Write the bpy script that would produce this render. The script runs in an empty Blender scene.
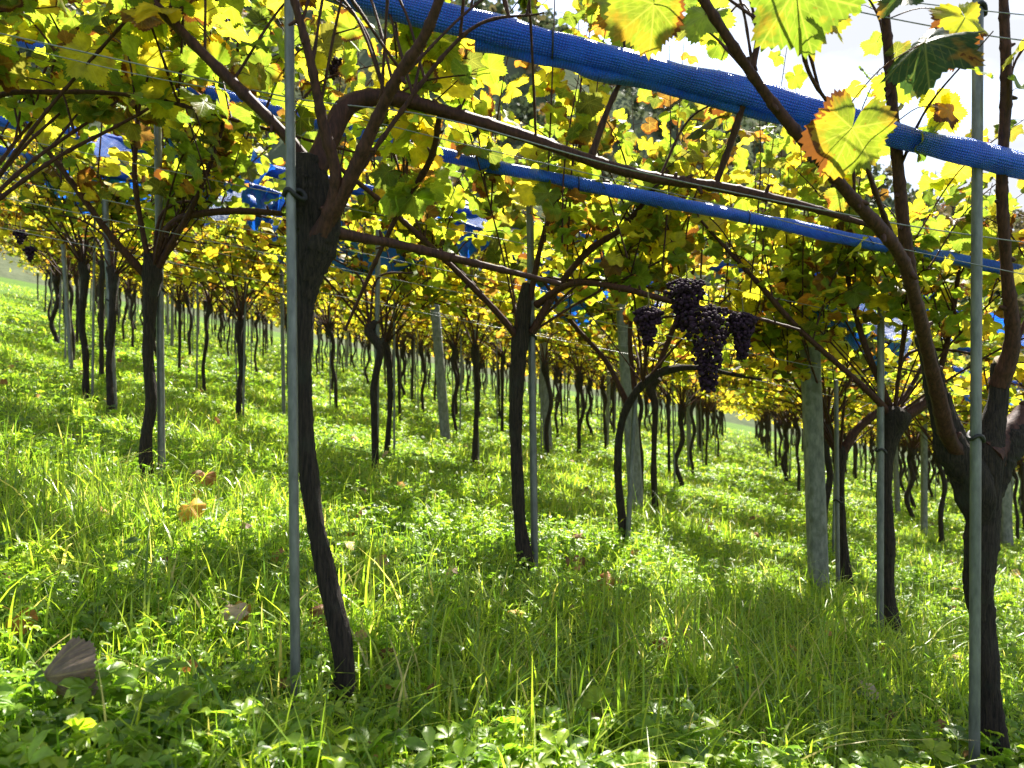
import bpy, math, random
import numpy as np
from mathutils import Vector

random.seed(7)
rng = np.random.default_rng(11)
sc = bpy.context.scene
R = math.radians

# ------------------------------------------------------------------ camera
CAMZ = 1.0
FPX = 26.0 / 36.0 * 1024.0
cd = bpy.data.cameras.new("camera"); cam = bpy.data.objects.new("camera", cd)
sc.collection.objects.link(cam); sc.camera = cam
cam.location = (0, 0, CAMZ); cam.rotation_euler = (R(90), 0, 0)
cd.lens = 26.0; cd.sensor_width = 36.0; cd.sensor_fit = 'HORIZONTAL'
cd.clip_start = 0.05; cd.clip_end = 3000
cd.dof.use_dof = True; cd.dof.focus_distance = 2.7; cd.dof.aperture_fstop = 4.0

# ------------------------------------------------------------------ sky, sun, exposure
SUN_AZ, SUN_EL = R(22), R(53)            # azimuth to the right of straight ahead
sun_dir = Vector((math.sin(SUN_AZ) * math.cos(SUN_EL), math.cos(SUN_AZ) * math.cos(SUN_EL), math.sin(SUN_EL)))
W = bpy.data.worlds.new("World"); sc.world = W; W.use_nodes = True
nt = W.node_tree; nt.nodes.clear()
sky = nt.nodes.new('ShaderNodeTexSky'); sky.sky_type = 'NISHITA'; sky.sun_disc = False
sky.sun_elevation = SUN_EL; sky.sun_rotation = SUN_AZ; sky.altitude = 300; sky.dust_density = 1.0
tc = nt.nodes.new('ShaderNodeTexCoord')
mp = nt.nodes.new('ShaderNodeMapping'); mp.inputs['Scale'].default_value = (1.0, 1.0, 2.4)
nz = nt.nodes.new('ShaderNodeTexNoise'); nz.inputs['Scale'].default_value = 3.2; nz.inputs['Detail'].default_value = 7
cr = nt.nodes.new('ShaderNodeValToRGB')
cr.color_ramp.elements[0].position = 0.30; cr.color_ramp.elements[1].position = 0.60
mx = nt.nodes.new('ShaderNodeMixRGB'); mx.inputs[2].default_value = (1.85, 1.92, 2.05, 1)
bg = nt.nodes.new('ShaderNodeBackground'); bg.inputs['Strength'].default_value = 0.12
wo = nt.nodes.new('ShaderNodeOutputWorld')
L = nt.links.new
L(tc.outputs['Generated'], mp.inputs[0]); L(mp.outputs[0], nz.inputs['Vector']); L(nz.outputs['Fac'], cr.inputs[0])
L(cr.outputs[0], mx.inputs[0]); L(sky.outputs[0], mx.inputs[1]); L(mx.outputs[0], bg.inputs[0]); L(bg.outputs[0], wo.inputs[0])
sd = bpy.data.lights.new("sun", 'SUN'); so = bpy.data.objects.new("sun", sd); sc.collection.objects.link(so)
sd.energy = 5.0; sd.angle = R(0.53); sd.color = (1.0, 0.94, 0.84)
so.rotation_euler = sun_dir.to_track_quat('Z', 'Y').to_euler(); so.location = (4, 10, 14)
sc.view_settings.view_transform = 'Standard'; sc.view_settings.look = 'None'
sc.view_settings.gamma = 1; sc.view_settings.exposure = 2.05
sc.render.engine = 'CYCLES'
sc.cycles.max_bounces = 8; sc.cycles.diffuse_bounces = 4; sc.cycles.transmission_bounces = 5
sc.cycles.glossy_bounces = 2; sc.cycles.transparent_max_bounces = 6
sc.cycles.use_denoising = True
sc.cycles.sample_clamp_indirect = 6

# ------------------------------------------------------------------ helpers
SLOPE, FWD = 0.2, 0.016
def gz(x, y):
    x = np.asarray(x, float); y = np.asarray(y, float)
    b = 0.020 * np.sin(1.7 * x + 0.6) * np.sin(1.3 * y + 1.1) + 0.012 * np.sin(4.1 * x + 2.2 * y)
    return -SLOPE * x + FWD * y + b * np.clip(y / 3, 0.3, 1)
def at(px, py, Y):
    return np.array([(px - 512) / FPX * Y, Y, CAMZ - (py - 384) / FPX * Y])
def base(px, py):
    Y = CAMZ / ((py - 384) / FPX - SLOPE * (px - 512) / FPX + FWD)
    return (px - 512) / FPX * Y, Y

def mesh(name, V, F, attrs=None, smooth=True):
    """F: list of int arrays (n,3)/(n,4); attrs: name -> (n,4) colour or (n,3) vector per vertex"""
    me = bpy.data.meshes.new(name)
    V = np.asarray(V, np.float32).reshape(-1, 3)
    F = [np.asarray(f, np.int32) for f in F if len(f)]
    me.vertices.add(len(V)); me.vertices.foreach_set('co', V.ravel())
    li = np.concatenate([f.ravel() for f in F]); tot = np.concatenate([np.full(len(f), f.shape[1], np.int32) for f in F])
    st = np.concatenate([[0], np.cumsum(tot)[:-1]]).astype(np.int32)
    me.loops.add(len(li)); me.loops.foreach_set('vertex_index', li)
    me.polygons.add(len(tot)); me.polygons.foreach_set('loop_start', st)
    try: me.polygons.foreach_set('loop_total', tot)
    except Exception: pass
    if smooth: me.polygons.foreach_set('use_smooth', np.ones(len(tot), bool))
    for k, a in (attrs or {}).items():
        a = np.asarray(a, np.float32)
        if a.shape[1] == 4:
            at_ = me.attributes.new(k, 'FLOAT_COLOR', 'POINT'); at_.data.foreach_set('color', a.ravel())
        else:
            at_ = me.attributes.new(k, 'FLOAT_VECTOR', 'POINT'); at_.data.foreach_set('vector', a.ravel())
    me.update(calc_edges=True); me.validate()
    return me
def link(name, me, parent=None, mat=None):
    o = bpy.data.objects.new(name, me); sc.collection.objects.link(o)
    if mat is not None and me is not None and len(me.materials) == 0: me.materials.append(mat)
    if parent is not None: o.parent = parent
    return o
def empty(name, loc):
    o = bpy.data.objects.new(name, None); sc.collection.objects.link(o); o.location = loc
    o.empty_display_size = 0.1
    return o
def tag(o, label, cat, group=None, kind=None):
    o['label'] = label
    o['category'] = cat
    if group: o['group'] = group
    if kind: o['kind'] = kind
    return o

class Geo:
    """collects vertices, faces and attributes of ONE mesh"""
    def __init__(s): s.V = []; s.T = []; s.Q = []; s.C = []; s.U = []; s.n = 0
    def add(s, V, T=None, Q=None, C=None, U=None):
        V = np.asarray(V, float).reshape(-1, 3); n = len(V)
        s.V.append(V)
        if T is not None and len(T): s.T.append(np.asarray(T) + s.n)
        if Q is not None and len(Q): s.Q.append(np.asarray(Q) + s.n)
        s.C.append(np.zeros((n, 4)) if C is None else C); s.U.append(np.zeros((n, 3)) if U is None else U)
        s.n += n
    def mesh(s, name, off=(0, 0, 0), smooth=True):
        F = []
        if s.T: F.append(np.concatenate(s.T))
        if s.Q: F.append(np.concatenate(s.Q))
        return mesh(name, np.concatenate(s.V) - np.asarray(off, float), F,
                    {'Col': np.concatenate(s.C), 'luv': np.concatenate(s.U)}, smooth)

def spline(P, n):
    """Catmull-Rom through rows of P (any columns), n samples"""
    P = np.asarray(P, float)
    if len(P) == 2: 
        t = np.linspace(0, 1, n)[:, None]; return P[0] * (1 - t) + P[1] * t
    d = np.concatenate([[0], np.cumsum(np.linalg.norm(np.diff(P[:, :3], axis=0), axis=1))])
    Q = np.vstack([2 * P[0] - P[1], P, 2 * P[-1] - P[-2]])
    s = np.linspace(0, d[-1], n); i = np.clip(np.searchsorted(d, s, 'right') - 1, 0, len(P) - 2)
    t = ((s - d[i]) / np.maximum(d[i + 1] - d[i], 1e-9))[:, None]
    a, b, c, e = Q[i], Q[i + 1], Q[i + 2], Q[i + 3]
    return 0.5 * (2 * b + (c - a) * t + (2 * a - 5 * b + 4 * c - e) * t ** 2 + (3 * b - a - 3 * c + e) * t ** 3)

def tube(g, P, n=12, sides=6, bark=0.0, nodes=0.0, cap=True, seed=0, col=None, lump=0.0):
    """P rows (x,y,z,r)"""
    S = spline(P, n); c = S[:, :3]; r = np.maximum(S[:, 3], 0.0004)
    t = np.gradient(c, axis=0); t /= np.linalg.norm(t, axis=1)[:, None] + 1e-12
    u = np.zeros_like(t); a = np.array([0.0, 1, 0]) if abs(t[0][1]) < 0.8 else np.array([1.0, 0, 0])
    for i in range(n):
        a = a - t[i] * a.dot(t[i]); a = a / (np.linalg.norm(a) + 1e-12); u[i] = a
    w = np.cross(t, u)
    th = np.arange(sides) / sides * 2 * math.pi
    s = np.concatenate([[0], np.cumsum(np.linalg.norm(np.diff(c, axis=0), axis=1))])
    rr = np.repeat(r[:, None], sides, 1)
    rs = np.random.default_rng(seed)
    if bark > 0:
        f = np.zeros_like(rr)
        for k in range(6):
            m = rs.integers(3, 13); fr = rs.uniform(2, 26); ph = rs.uniform(0, 6.3); tw = rs.uniform(-6, 6)
            f += np.sin(m * th[None, :] + tw * s[:, None] + ph) * np.sin(fr * s[:, None] + ph * 2 + th[None] * rs.integers(0, 3)) * rs.uniform(.5, 1)
        f += rs.normal(0, .5, f.shape)
        rr = rr * (1 + bark * (np.abs(f) * 0.7 - .75) * 0.62)
    if lump > 0:
        k = rs.uniform(0, 6, 4)
        rr = rr * (1 + lump * (np.sin(s * 7 + k[0]) * .5 + np.sin(s * 17 + k[1]) * .35 + np.sin(s * 31 + k[2]) * .25)[:, None]
                   + lump * .6 * np.sin(3 * th[None] + s[:, None] * 5 + k[3]) * np.sin(s * 11)[:, None])
    if nodes > 0:
        b = np.exp(-(((s / nodes + rs.random()) % 1.0 - .5) * nodes / 0.007) ** 2)
        rr = rr + (np.minimum(0.42 * r, 0.003) * b)[:, None]
    V = c[:, None, :] + rr[:, :, None] * (np.cos(th)[None, :, None] * u[:, None, :] + np.sin(th)[None, :, None] * w[:, None, :])
    V = V.reshape(-1, 3)
    i = np.arange(n - 1)[:, None] * sides; j = np.arange(sides)[None, :]; j2 = (j + 1) % sides
    Q = np.stack([i + j, i + j2, i + sides + j2, i + sides + j], -1).reshape(-1, 4)
    U = np.stack([np.repeat(s, sides), np.tile(th, n), np.zeros(n * sides)], -1)
    C = None if col is None else np.tile(np.array(col, float), (n * sides, 1))
    g.add(V, None, Q, C, U)
    if cap:
        for k, row in ((0, 0), (n - 1, 1)):
            ring = V[k * sides:(k + 1) * sides]; vv = np.vstack([ring, c[k] + t[k] * (1 if row else -1) * r[k] * 0.25])
            jj = np.arange(sides); T = np.stack([jj, (jj + 1) % sides, np.full(sides, sides)], -1)
            if not row: T = T[:, ::-1]
            g.add(vv, T, None, None if col is None else np.tile(np.array(col, float), (sides + 1, 1)), np.tile([s[k], 0, 1.0 if row else 0], (sides + 1, 1)))
    return S

# ------------------------------------------------------------------ materials
def new_mat(name):
    m = bpy.data.materials.new(name); m.use_nodes = True; m.node_tree.nodes.clear(); return m, m.node_tree
def nd(t, ty, **kw):
    n = t.nodes.new(ty)
    for k, v in kw.items():
        if k in n.inputs.keys(): n.inputs[k].default_value = v
        else: setattr(n, k, v)
    return n
def mth(t, op, a, b=None, clamp=False):
    n = t.nodes.new('ShaderNodeMath'); n.operation = op; n.use_clamp = clamp
    for i, v in enumerate((a, b)):
        if v is None: continue
        if isinstance(v, (int, float)): n.inputs[i].default_value = v
        else: t.links.new(v, n.inputs[i])
    return n.outputs[0]
def ramp(t, fac, *stops):
    n = t.nodes.new('ShaderNodeValToRGB'); e = n.color_ramp.elements
    while len(e) < len(stops): e.new(0.5)
    for k, (p, c) in enumerate(stops):
        e[k].position = p; e[k].color = (*c, 1) if len(c) == 3 else c
    t.links.new(fac, n.inputs[0]); return n.outputs[0]
def mixc(t, f, a, b, mode='MIX'):
    n = t.nodes.new('ShaderNodeMixRGB'); n.blend_type = mode
    for i, v in enumerate((f, a, b)):
        if isinstance(v, (int, float)): n.inputs[i].default_value = v
        elif isinstance(v, tuple): n.inputs[i].default_value = (*v, 1)
        else: t.links.new(v, n.inputs[i])
    return n.outputs[0]

def leafy(name, transl=0.55, rough=0.45, spec=0.35, veins=False, edge=False, boost=1.6, warm=(1.02, 1.07, 0.45)):
    m, t = new_mat(name); l = t.links.new
    a = nd(t, 'ShaderNodeAttribute', attribute_name='Col'); col = a.outputs['Color']
    tcn = nd(t, 'ShaderNodeTexCoord')
    n1 = nd(t, 'ShaderNodeTexNoise', Scale=45.0, Detail=4.0); l(tcn.outputs['Object'], n1.inputs['Vector'])
    var = ramp(t, n1.outputs['Fac'], (0.3, (.72, .72, .72)), (0.7, (1.25, 1.2, 1.1)))
    col = mixc(t, 1.0, col, var, 'MULTIPLY')
    bump_h = n1.outputs['Fac']
    if veins:
        lu = nd(t, 'ShaderNodeAttribute', attribute_name='luv')
        sx = nd(t, 'ShaderNodeSeparateXYZ'); l(lu.outputs['Vector'], sx.inputs[0])
        best = None
        for ang in (0, 52, -52, 112, -112):
            dx, dy = math.sin(R(ang)), math.cos(R(ang))
            cross = mth(t, 'ABSOLUTE', mth(t, 'SUBTRACT', mth(t, 'MULTIPLY', sx.outputs[0], dy), mth(t, 'MULTIPLY', sx.outputs[1], dx)))
            dot = mth(t, 'ADD', mth(t, 'MULTIPLY', sx.outputs[0], dx), mth(t, 'MULTIPLY', sx.outputs[1], dy))
            v = mth(t, 'SUBTRACT', 1.0, mth(t, 'MULTIPLY', cross, 45.0), True)
            # side veins
            sv = mth(t, 'ABSOLUTE', mth(t, 'SUBTRACT', mth(t, 'FRACT', mth(t, 'SUBTRACT', mth(t, 'MULTIPLY', dot, 6.0), mth(t, 'MULTIPLY', cross, 6.5))), 0.5))
            sv = mth(t, 'MULTIPLY', mth(t, 'SUBTRACT', 1.0, mth(t, 'MULTIPLY', sv, 9.0), True), mth(t, 'MULTIPLY', 0.5, mth(t, 'LESS_THAN', cross, 0.30)))
            v = mth(t, 'MULTIPLY', mth(t, 'MAXIMUM', v, sv), mth(t, 'GREATER_THAN', dot, 0.0))
            best = v if best is None else mth(t, 'MAXIMUM', best, v)
        col = mixc(t, mth(t, 'MULTIPLY', best, 0.30), col, (0.45, 0.42, 0.12))
        bump_h = mth(t, 'ADD', bump_h, mth(t, 'MULTIPLY', best, -0.6))
    if edge:
        n2 = nd(t, 'ShaderNodeTexNoise', Scale=14.0, Detail=6.0); l(tcn.outputs['Object'], n2.inputs['Vector'])
        e = mth(t, 'ADD', mth(t, 'MULTIPLY', a.outputs['Alpha'], 1.0), mth(t, 'MULTIPLY', n2.outputs['Fac'], 1.25))
        k = ramp(t, e, (0.98, (0, 0, 0)), (1.08, (1, 1, 1)))
        k2 = ramp(t, e, (0.78, (0, 0, 0)), (1.06, (1, 1, 1)))
        col = mixc(t, mth(t, 'MULTIPLY', nd_val(t, k2), 0.75), col, (0.34, 0.15, 0.02))
        col = mixc(t, nd_val(t, k), col, (0.10, 0.035, 0.012))
        n3 = nd(t, 'ShaderNodeTexNoise', Scale=130.0, Detail=2.0); l(tcn.outputs['Object'], n3.inputs['Vector'])
        sp = ramp(t, n3.outputs['Fac'], (0.68, (0, 0, 0)), (0.74, (1, 1, 1)))
        col = mixc(t, mth(t, 'MULTIPLY', nd_val(t, sp), 0.7), col, (0.16, 0.07, 0.015))
    p = nd(t, 'ShaderNodeBsdfPrincipled', Roughness=rough); p.inputs['Specular IOR Level'].default_value = spec
    l(col, p.inputs['Base Color'])
    tr = nd(t, 'ShaderNodeBsdfTranslucent'); tcol = mixc(t, 1.0, col, (warm[0] * boost, warm[1] * boost, warm[2] * boost), 'MULTIPLY'); l(tcol, tr.inputs['Color'])
    bp = nd(t, 'ShaderNodeBump', Strength=0.35, Distance=0.004); l(bump_h, bp.inputs['Height']); l(bp.outputs[0], p.inputs['Normal'])
    ms = nd(t, 'ShaderNodeMixShader'); ms.inputs[0].default_value = transl; l(p.outputs[0], ms.inputs[1]); l(tr.outputs[0], ms.inputs[2])
    o = nd(t, 'ShaderNodeOutputMaterial'); l(ms.outputs[0], o.inputs[0]); return m
def nd_val(t, c):
    n = t.nodes.new('ShaderNodeRGBToBW'); t.links.new(c, n.inputs[0]); return n.outputs[0]

def solid(name, c1, c2, scale=30, rough=0.7, stretch=(1, 1, 1), bump=0.5, bd=0.004, metal=0.0, spec=0.3, c3=None, coord='Object'):
    m, t = new_mat(name); l = t.links.new
    tcn = nd(t, 'ShaderNodeTexCoord'); mpn = nd(t, 'ShaderNodeMapping'); mpn.inputs['Scale'].default_value = stretch
    l(tcn.outputs[coord], mpn.inputs[0])
    n1 = nd(t, 'ShaderNodeTexNoise', Scale=scale, Detail=6.0, Roughness=0.65); l(mpn.outputs[0], n1.inputs['Vector'])
    col = ramp(t, n1.outputs['Fac'], (0.35, c1), (0.68, c2))
    if c3:
        n2 = nd(t, 'ShaderNodeTexNoise', Scale=scale * 0.35, Detail=5.0); l(tcn.outputs[coord], n2.inputs['Vector'])
        f = ramp(t, n2.outputs['Fac'], (0.56, (0, 0, 0)), (0.68, (1, 1, 1)))
        col = mixc(t, mth(t, 'MULTIPLY', nd_val(t, f), 0.7), col, c3)
    p = nd(t, 'ShaderNodeBsdfPrincipled', Roughness=rough, Metallic=metal); p.inputs['Specular IOR Level'].default_value = spec
    l(col, p.inputs['Base Color'])
    bp = nd(t, 'ShaderNodeBump', Strength=bump, Distance=bd); l(n1.outputs['Fac'], bp.inputs['Height']); l(bp.outputs[0], p.inputs['Normal'])
    o = nd(t, 'ShaderNodeOutputMaterial'); l(p.outputs[0], o.inputs[0]); return m

M_leaf = leafy('vine_leaf', 0.66, 0.45, 0.30, veins=True, edge=True, boost=1.42, warm=(1.02, 1.05, 0.55))
M_grass = leafy('grass_blade', 0.50, 0.36, 0.55, boost=2.15, warm=(1.02, 1.12, 0.55))
M_herb = leafy('herb_leaf', 0.52, 0.40, 0.45, boost=2.15, warm=(1.02, 1.12, 0.55))
M_forest = leafy('forest_leaf', 0.25, 0.6, 0.1, boost=1.0, warm=(1, 1, .8))
M_dry = leafy('dry_leaf', 0.25, 0.55, 0.25, veins=True, boost=1.4, warm=(1.2, 0.9, .6))
M_bark = solid('vine_bark', (0.006, 0.0045, 0.004), (0.052, 0.037, 0.027), 24, 0.9, (7, 7, 0.55), 1.0, 0.02, c3=(0.035, 0.036, 0.026))
M_cane = solid('vine_cane', (0.022, 0.009, 0.007), (0.075, 0.030, 0.020), 60, 0.62, (2, 2, .5), 0.6, 0.003, spec=0.18)
M_cut = solid('cut_wood', (0.30, 0.22, 0.14), (0.5, 0.4, 0.28), 60, 0.8)
M_steel = solid('galvanised_steel', (0.075, 0.082, 0.078), (0.17, 0.178, 0.165), 40, 0.45, (1, 1, .3), 0.2, 0.001, metal=0.35, spec=0.5)
M_post = solid('weathered_concrete', (0.095, 0.104, 0.088), (0.22, 0.228, 0.195), 35, 0.9, (1, 1, .4), 0.6, 0.003, c3=(0.075, 0.085, 0.05))
M_wire = solid('steel_wire', (0.16, 0.16, 0.16), (0.32, 0.32, 0.31), 80, 0.35, metal=0.6, spec=0.5)
M_tie = solid('black_rubber', (0.012, 0.012, 0.012), (0.03, 0.03, 0.03), 80, 0.6)
M_berry = solid('grape_skin', (0.010, 0.006, 0.012), (0.045, 0.020, 0.040), 60, 0.8, bump=0.3, spec=0.12, c3=(0.045, 0.038, 0.052))
M_stem = solid('green_stem', (0.10, 0.09, 0.03), (0.2, 0.15, 0.05), 60, 0.6)

def net_mat(name, transl):
    m, t = new_mat(name); l = t.links.new
    lu = nd(t, 'ShaderNodeAttribute', attribute_name='luv'); sx = nd(t, 'ShaderNodeSeparateXYZ'); l(lu.outputs['Vector'], sx.inputs[0])
    tcn = nd(t, 'ShaderNodeTexCoord'); n1 = nd(t, 'ShaderNodeTexNoise', Scale=18.0, Detail=5.0); l(tcn.outputs['Object'], n1.inputs['Vector'])
    wob = mth(t, 'MULTIPLY', n1.outputs['Fac'], 8.0)
    a = mth(t, 'SINE', mth(t, 'ADD', mth(t, 'MULTIPLY', sx.outputs[0], 780.0), wob))
    b = mth(t, 'SINE', mth(t, 'ADD', mth(t, 'MULTIPLY', sx.outputs[1], 30.0), wob))
    knit = mth(t, 'MULTIPLY', mth(t, 'ADD', a, 1.0), mth(t, 'ADD', b, 1.0))
    col = ramp(t, mth(t, 'MULTIPLY', knit, 0.3), (0.0, (0.004, 0.044, 0.42)), (0.7, (0.018, 0.20, 0.86)))
    col = mixc(t, ramp(t, n1.outputs['Fac'], (0.4, (0, 0, 0)), (.75, (.5, .5, .5))), col, (0.025, 0.22, 0.85))  # paler clumps paint irregular light glints into the net colour
    p = nd(t, 'ShaderNodeBsdfPrincipled', Roughness=0.36); p.inputs['Specular IOR Level'].default_value = 0.6; l(col, p.inputs['Base Color'])
    bp = nd(t, 'ShaderNodeBump', Strength=0.7, Distance=0.004); l(mth(t, 'ADD', knit, wob), bp.inputs['Height']); l(bp.outputs[0], p.inputs['Normal'])
    tr = nd(t, 'ShaderNodeBsdfTranslucent'); l(mixc(t, 1.0, col, (1.1, 1.0, 1.0), 'MULTIPLY'), tr.inputs['Color'])
    ms = nd(t, 'ShaderNodeMixShader'); ms.inputs[0].default_value = transl; l(p.outputs[0], ms.inputs[1]); l(tr.outputs[0], ms.inputs[2])
    o = nd(t, 'ShaderNodeOutputMaterial'); l(ms.outputs[0], o.inputs[0]); return m
M_net = net_mat('blue_net_roll', 0.24); M_netsheet = net_mat('blue_net_sheet', 0.6)

def ground_mat():
    m, t = new_mat('ground_soil_and_moss'); l = t.links.new
    tcn = nd(t, 'ShaderNodeTexCoord')
    n1 = nd(t, 'ShaderNodeTexNoise', Scale=1.3, Detail=9.0, Roughness=0.7); l(tcn.outputs['Object'], n1.inputs['Vector'])
    n2 = nd(t, 'ShaderNodeTexNoise', Scale=24.0, Detail=7.0, Roughness=0.7); l(tcn.outputs['Object'], n2.inputs['Vector'])
    c = ramp(t, n1.outputs['Fac'], (0.35, (0.035, 0.075, 0.012)), (0.55, (0.07, 0.13, 0.02)), (0.72, (0.10, 0.085, 0.04)))
    c = mixc(t, 1.0, c, ramp(t, n2.outputs['Fac'], (0.3, (.4, .4, .4)), (0.7, (1.5, 1.5, 1.4))), 'MULTIPLY')
    p = nd(t, 'ShaderNodeBsdfPrincipled', Roughness=0.95); p.inputs['Specular IOR Level'].default_value = 0.1; l(c, p.inputs['Base Color'])
    bp = nd(t, 'ShaderNodeBump', Strength=1.0, Distance=0.03); l(n2.outputs['Fac'], bp.inputs['Height']); l(bp.outputs[0], p.inputs['Normal'])
    o = nd(t, 'ShaderNodeOutputMaterial'); l(p.outputs[0], o.inputs[0]); return m
M_ground = ground_mat()
M_hill = solid('forested_slope', (0.06, 0.08, 0.045), (0.11, 0.12, 0.075), 0.06, 1.0, bump=1.0, bd=2.0, spec=0.0)  # lightened grey green, distance haze put into the slope colour

# ------------------------------------------------------------------ ground and hills
def grid_mesh(name, xs, ys, zf):
    X, Y = np.meshgrid(xs, ys); Z = zf(X, Y)
    nx, ny = len(xs), len(ys); i = np.arange(ny - 1)[:, None] * nx; j = np.arange(nx - 1)[None]
    Q = np.stack([i + j, i + j + 1, i + nx + j + 1, i + nx + j], -1).reshape(-1, 4)
    return mesh(name, np.stack([X, Y, Z], -1).reshape(-1, 3), [Q])
xs = np.unique(np.concatenate([-np.geomspace(6, 420, 34), np.linspace(-6, 8, 90), np.geomspace(8, 420, 34)]))
ys = np.unique(np.concatenate([[-60, -30, -12, -5, -2], np.linspace(0, 14, 90), np.geomspace(14, 600, 50)]))
g_o = link('ground', grid_mesh('ground', xs, ys, gz), None, M_ground); tag(g_o, 'sloping vineyard floor of soil and moss falling to the right', 'ground', kind='structure')

def hill_z(X, Y):
    t = np.clip((Y - 95) / 190.0, 0, 1); t = t * t * (3 - 2 * t)
    top = 126 - 0.38 * X + 7 * np.sin(X * 0.024 + 1) + 4 * np.sin(X * 0.07 + 2) + 2 * np.sin(X * .17)
    z0 = gz(X, Y) - 1.5
    return z0 * (1 - t) + np.maximum(top, -20) * t + t * 3 * np.sin(Y * .09 + X * .04)
hill_o = link('hills', grid_mesh('hills', np.linspace(-330, 480, 120), np.linspace(92, 300, 44), hill_z), None, M_hill)
tag(hill_o, 'grey green wooded hillside rising beyond the vineyard', 'hill', kind='structure')

# ------------------------------------------------------------------ leaf templates
def leaf_template(fine):
    key = [(0, 1.0), (14, .88), (29, .76), (43, .86), (56, .94), (72, .84), (88, .73), (104, .77), (122, .79), (140, .71), (158, .60), (171, .30)]
    ang = np.array([k[0] for k in key]); rad = np.array([k[1] for k in key])
    if fine:
        A = np.linspace(0, 172, 44); r = np.interp(A, ang, rad); r = r * (1 + 0.05 * np.where(np.arange(44) % 2 == 0, 1, -1) * (1 + .5 * np.sin(np.arange(44) * 1.7)))
        r[0] = 1.05
    else:
        A = ang.astype(float); r = rad
    A2 = np.concatenate([-A[:0:-1], A]); r2 = np.concatenate([r[:0:-1], r])
    A2 = np.radians(A2)
    ox, oy = np.sin(A2) * r2, np.cos(A2) * r2
    rings = (0.35, 0.7, 1.0) if fine else (1.0,)
    V = [[0, 0]]; rho = [0.0]
    for k in rings:
        V += list(zip(ox * k, oy * k)); rho += [k] * len(A2)
    V = np.array(V); rho = np.array(rho); n = len(A2); T = []; Q = []
    j = np.arange(n - 1)
    T = np.stack([np.zeros(n - 1, int), j + 2, j + 1], -1)
    for q in range(len(rings) - 1):
        o1, o2 = 1 + q * n, 1 + (q + 1) * n
        Q.append(np.stack([o1 + j, o1 + j + 1, o2 + j + 1, o2 + j], -1))
    return V, rho, T, (np.concatenate(Q) if Q else np.zeros((0, 4), int))
LT_LO = leaf_template(False); LT_HI = leaf_template(True)

PAL = {
 'green':  [(0.085, 0.135, 0.024), (0.115, 0.165, 0.026), (0.145, 0.20, 0.030)],
 'lime':   [(0.20, 0.27, 0.028), (0.27, 0.33, 0.03), (0.16, 0.24, 0.025)],
 'yellow': [(0.42, 0.375, 0.035), (0.50, 0.42, 0.04), (0.37, 0.35, 0.03)],
 'gold':   [(0.50, 0.35, 0.03), (0.45, 0.29, 0.03)],
 'olive':  [(0.085, 0.095, 0.024), (0.12, 0.115, 0.028), (0.065, 0.085, 0.022)],
 'brown':  [(0.17, 0.085, 0.025), (0.11, 0.055, 0.022), (0.30, 0.13, 0.03)],
}
def pick_cols(n, mix):
    ks = list(mix); pr = np.array([mix[k] for k in ks]); pr = pr / pr.sum()
    idx = rng.choice(len(ks), n, p=pr); out = np.zeros((n, 3))
    for i in range(n):
        p = PAL[ks[idx[i]]]; out[i] = np.array(p[rng.integers(len(p))]) * rng.uniform(.82, 1.2)
    return out
MIX_GREEN = dict(green=.25, olive=.12, lime=.33, yellow=.24, gold=.02, brown=.045)
MIX_MID = dict(green=.18, olive=.12, lime=.26, yellow=.36, gold=.03, brown=.06)
MIX_GOLD = dict(green=.10, olive=.11, lime=.20, yellow=.47, gold=.06, brown=.07)

def leaves(g, pos, nrm, tip, size, cols, edge, fine=False, curl=None):
    """adds one leaf per row; pos is where the stalk joins the blade"""
    V2, rho, T, Q = LT_HI if fine else LT_LO
    n, m = len(pos), len(V2)
    nrm = nrm / np.linalg.norm(nrm, axis=1)[:, None]
    tip = tip - nrm * np.sum(tip * nrm, 1)[:, None]; tip /= np.linalg.norm(tip, axis=1)[:, None] + 1e-9
    side = np.cross(tip, nrm)
    if curl is None: curl = rng.uniform(-.10, .45, n)
    fold = rng.uniform(-.15, .35, n)
    x, y = V2[:, 0], V2[:, 1]
    asym = 1 + 0.12 * rng.normal(size=(n, 1)) * np.sign(x)[None]
    wav = (0.12 if fine else 0.07) * np.sin(np.arctan2(x, y)[None] * 5 + rng.uniform(0, 6, (n, 1))) * (rho ** 2)[None]
    z = -curl[:, None] * (rho ** 2)[None] * 0.55 + fold[:, None] * np.abs(x)[None] * 0.6 + wav
    P = pos[:, None, :] + size[:, None, None] * ((x[None] * asym)[:, :, None] * side[:, None, :] + y[None, :, None] * tip[:, None, :] + z[:, :, None] * nrm[:, None, :])
    off = (np.arange(n) * m)[:, None, None]
    C = np.zeros((n, m, 4)); C[:, :, :3] = cols[:, None, :]; C[:, :, 3] = rho[None] ** 2 * edge[:, None] * (.62 + .42 * np.cos(np.arctan2(x, y)[None] - rng.uniform(-1.6, 1.6, (n, 1))))
    U = np.zeros((n, m, 3)); U[:, :, :2] = V2[None]
    g.add(P.reshape(-1, 3), (T[None] + off).reshape(-1, 3), (Q[None] + off).reshape(-1, 4), C.reshape(-1, 4), U.reshape(-1, 3))

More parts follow.
